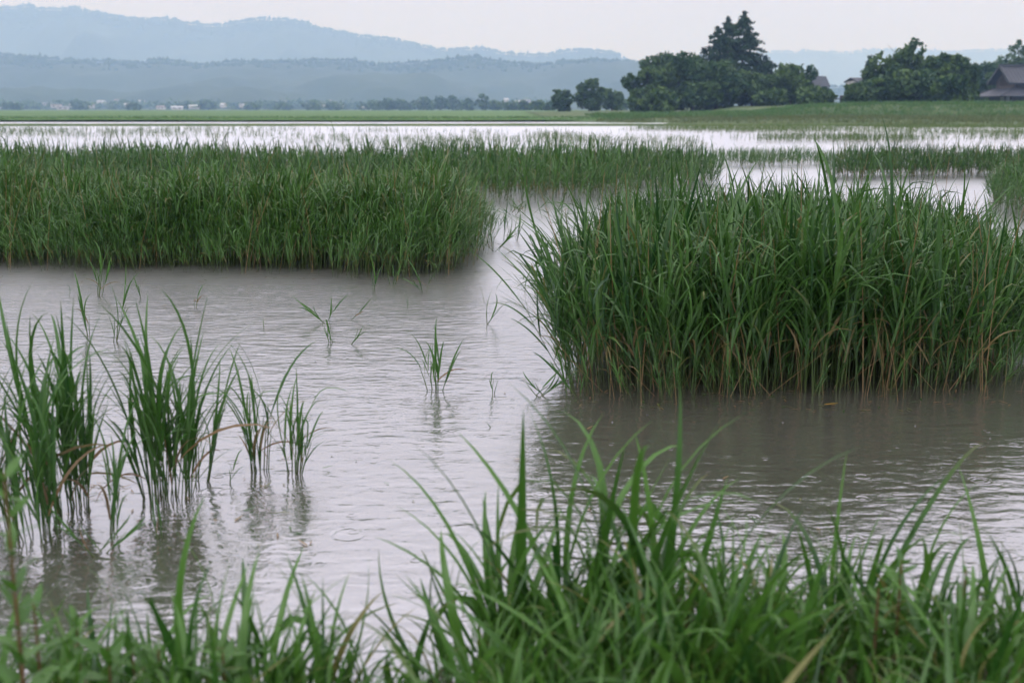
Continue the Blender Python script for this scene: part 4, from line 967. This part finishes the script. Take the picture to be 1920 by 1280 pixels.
# leafy weeds among the grass
WL = []
for k in range(6):
    L = 1.0; s = np.linspace(0, 1, 7); wd = .15 * np.sin(np.pi * s ** .8) ** .9; th = rB.uniform(.7, 1.1) + rB.uniform(.2, .8) * s
    x = np.concatenate([[0], np.cumsum(np.sin(th[1:]))]) / 6; z = np.concatenate([[0], np.cumsum(np.cos(th[1:]))]) / 6
    V = np.array([p for i in range(7) for p in ((x[i], -wd[i], z[i] + .03), (x[i], 0, z[i]), (x[i], wd[i], z[i] + .03))])
    F = [f for i in range(6) for q in range(2) for f in ((i*3+q, i*3+q+1, i*3+q+4), (i*3+q, i*3+q+4, i*3+q+3))]
    A = np.zeros((len(V), 3)); A[:, 0] = rB.uniform(.6, 1); A[:, 2] = 1; WL.append(tri_mesh('leaf', V, np.array(F), M['bank'], A, True))
def weed(x, y, Y, H, label, n=9, leafL=.09, lean=0.0):
    p = at(x, y, Y); zb = float(bank_z(np.array([p.x]), np.array([Y]))[0]); zb = max(zb, -.03)
    root = empty('leafy_weed', (p.x, Y, zb)); tag(root, label, 'weed', 'leafy weeds on the near bank')
    V, F = tube([(0, 0, -.05), (lean * H * .4, 0, H * .5), (lean * H, 0, H)], [.0042, .0036, .0018], 6)
    obj('stem', tri_mesh('stem', V, F, M['weed_stem'], None, True), root)
    for k in range(n):
        f = .25 + .75 * (k + .5) / n; a = k * 1.57 + rB.normal(0, .3)
        for s_ in (0, math.pi):
            L = leafL * (1.25 - .7 * f) * rB.uniform(.8, 1.2)
            obj('leaf', WL[int(rB.integers(0, 6))], root, (lean * H * f, 0, H * f), (rB.normal(0, .15), rB.normal(0, .2), a + s_), (L, L, L))
weed(40, 1240, 1.75, .60, 'tall blurred weed with reddish stem at the left edge', 14, .085)
weed(205, 1250, 1.9, .24, 'low leafy weed with a rosette top on the left bank', 7, .12)
weed(250, 1250, 2.0, .20, 'little leafy weed beside the rosette weed', 6, .10)
weed(1680, 1200, 2.2, .27, 'bushy bright weed on the right bank', 10, .075)
weed(1640, 1210, 2.15, .22, 'smaller bushy weed left of the bright one', 9, .07)
weed(150, 1255, 2.05, .26, 'leafy weed between the red-stemmed weed and the rosette weed', 8, .09)
weed(300, 1262, 1.95, .22, 'leafy weed among the grass under the middle reed tuft', 7, .09)
weed(420, 1262, 2.0, .20, 'small leafy weed right of the middle of the left bank', 7, .085)
weed(75, 1262, 2.0, .30, 'leafy weed close to the red-stemmed weed at left', 8, .09)
weed(1800, 1200, 2.2, .26, 'leafy weed between tufts near the right edge', 8, .07)
weed(110, 1262, 1.85, .20, 'tiny leafy weed near the lower left corner', 6, .10)

# ------------------------------------------------------------------ litter and rain splashes on the water
rL = np.random.default_rng(3)
S = Soup()
spots = [on(rL.uniform(1060, 1920), rL.uniform(728, 775)) for _ in range(90)] + [on(rL.uniform(-20, 900), rL.uniform(505, 530)) for _ in range(70)] \
      + [on(rL.uniform(0, 600), rL.uniform(890, 1030)) for _ in range(50)] + [on(rL.uniform(0, 1920), rL.uniform(520, 1000)) for _ in range(60)]
for p in spots:
    L = rL.uniform(.012, .06); V, F, s_ = ribbon(L, .004 + L * .06, 1.5, .1, 3, 0)
    S.add(rz(V, rL.uniform(0, 6.28)) + np.array([p.x, p.y, .003]), F, (rL.uniform(.3, 1), rL.choice([0, .4, .9, 1]), 1))
o = obj('water_litter', S.mesh('water_litter', M['reed'])); tag(o, 'scraps of leaf and straw floating on the flood water', 'litter', None, 'stuff')
m, t, out = new_mat('splash_water'); pb = N(t, 'ShaderNodeBsdfPrincipled'); pb.inputs['Base Color'].default_value = (.16, .16, .16, 1); pb.inputs['Roughness'].default_value = .15; t.links.new(pb.outputs[0], out.inputs['Surface'])
S = Soup()
spots = [on(rL.uniform(-20, 960), rL.uniform(508, 560)) for _ in range(30)] + [on(rL.uniform(1100, 1920), rL.uniform(750, 900)) for _ in range(16)] + [on(rL.uniform(0, 1920), rL.uniform(540, 1000)) for _ in range(14)]
for p in spots:
    r_ = rL.uniform(.0016, .0034); V, F = tube([(0, 0, -.001), (0, 0, r_ * .6), (0, 0, r_ * rL.uniform(.7, 1.3))], [r_ * 1.3, r_ * .9, r_ * .15], 6)
    S.add(V + np.array([p.x, p.y, 0]), F, (0, 0, 0))
o = obj('rain_splash', S.mesh('rain_splash', m, True)); tag(o, 'tiny bright raindrop splashes dotting the water', 'splash', None, 'stuff')
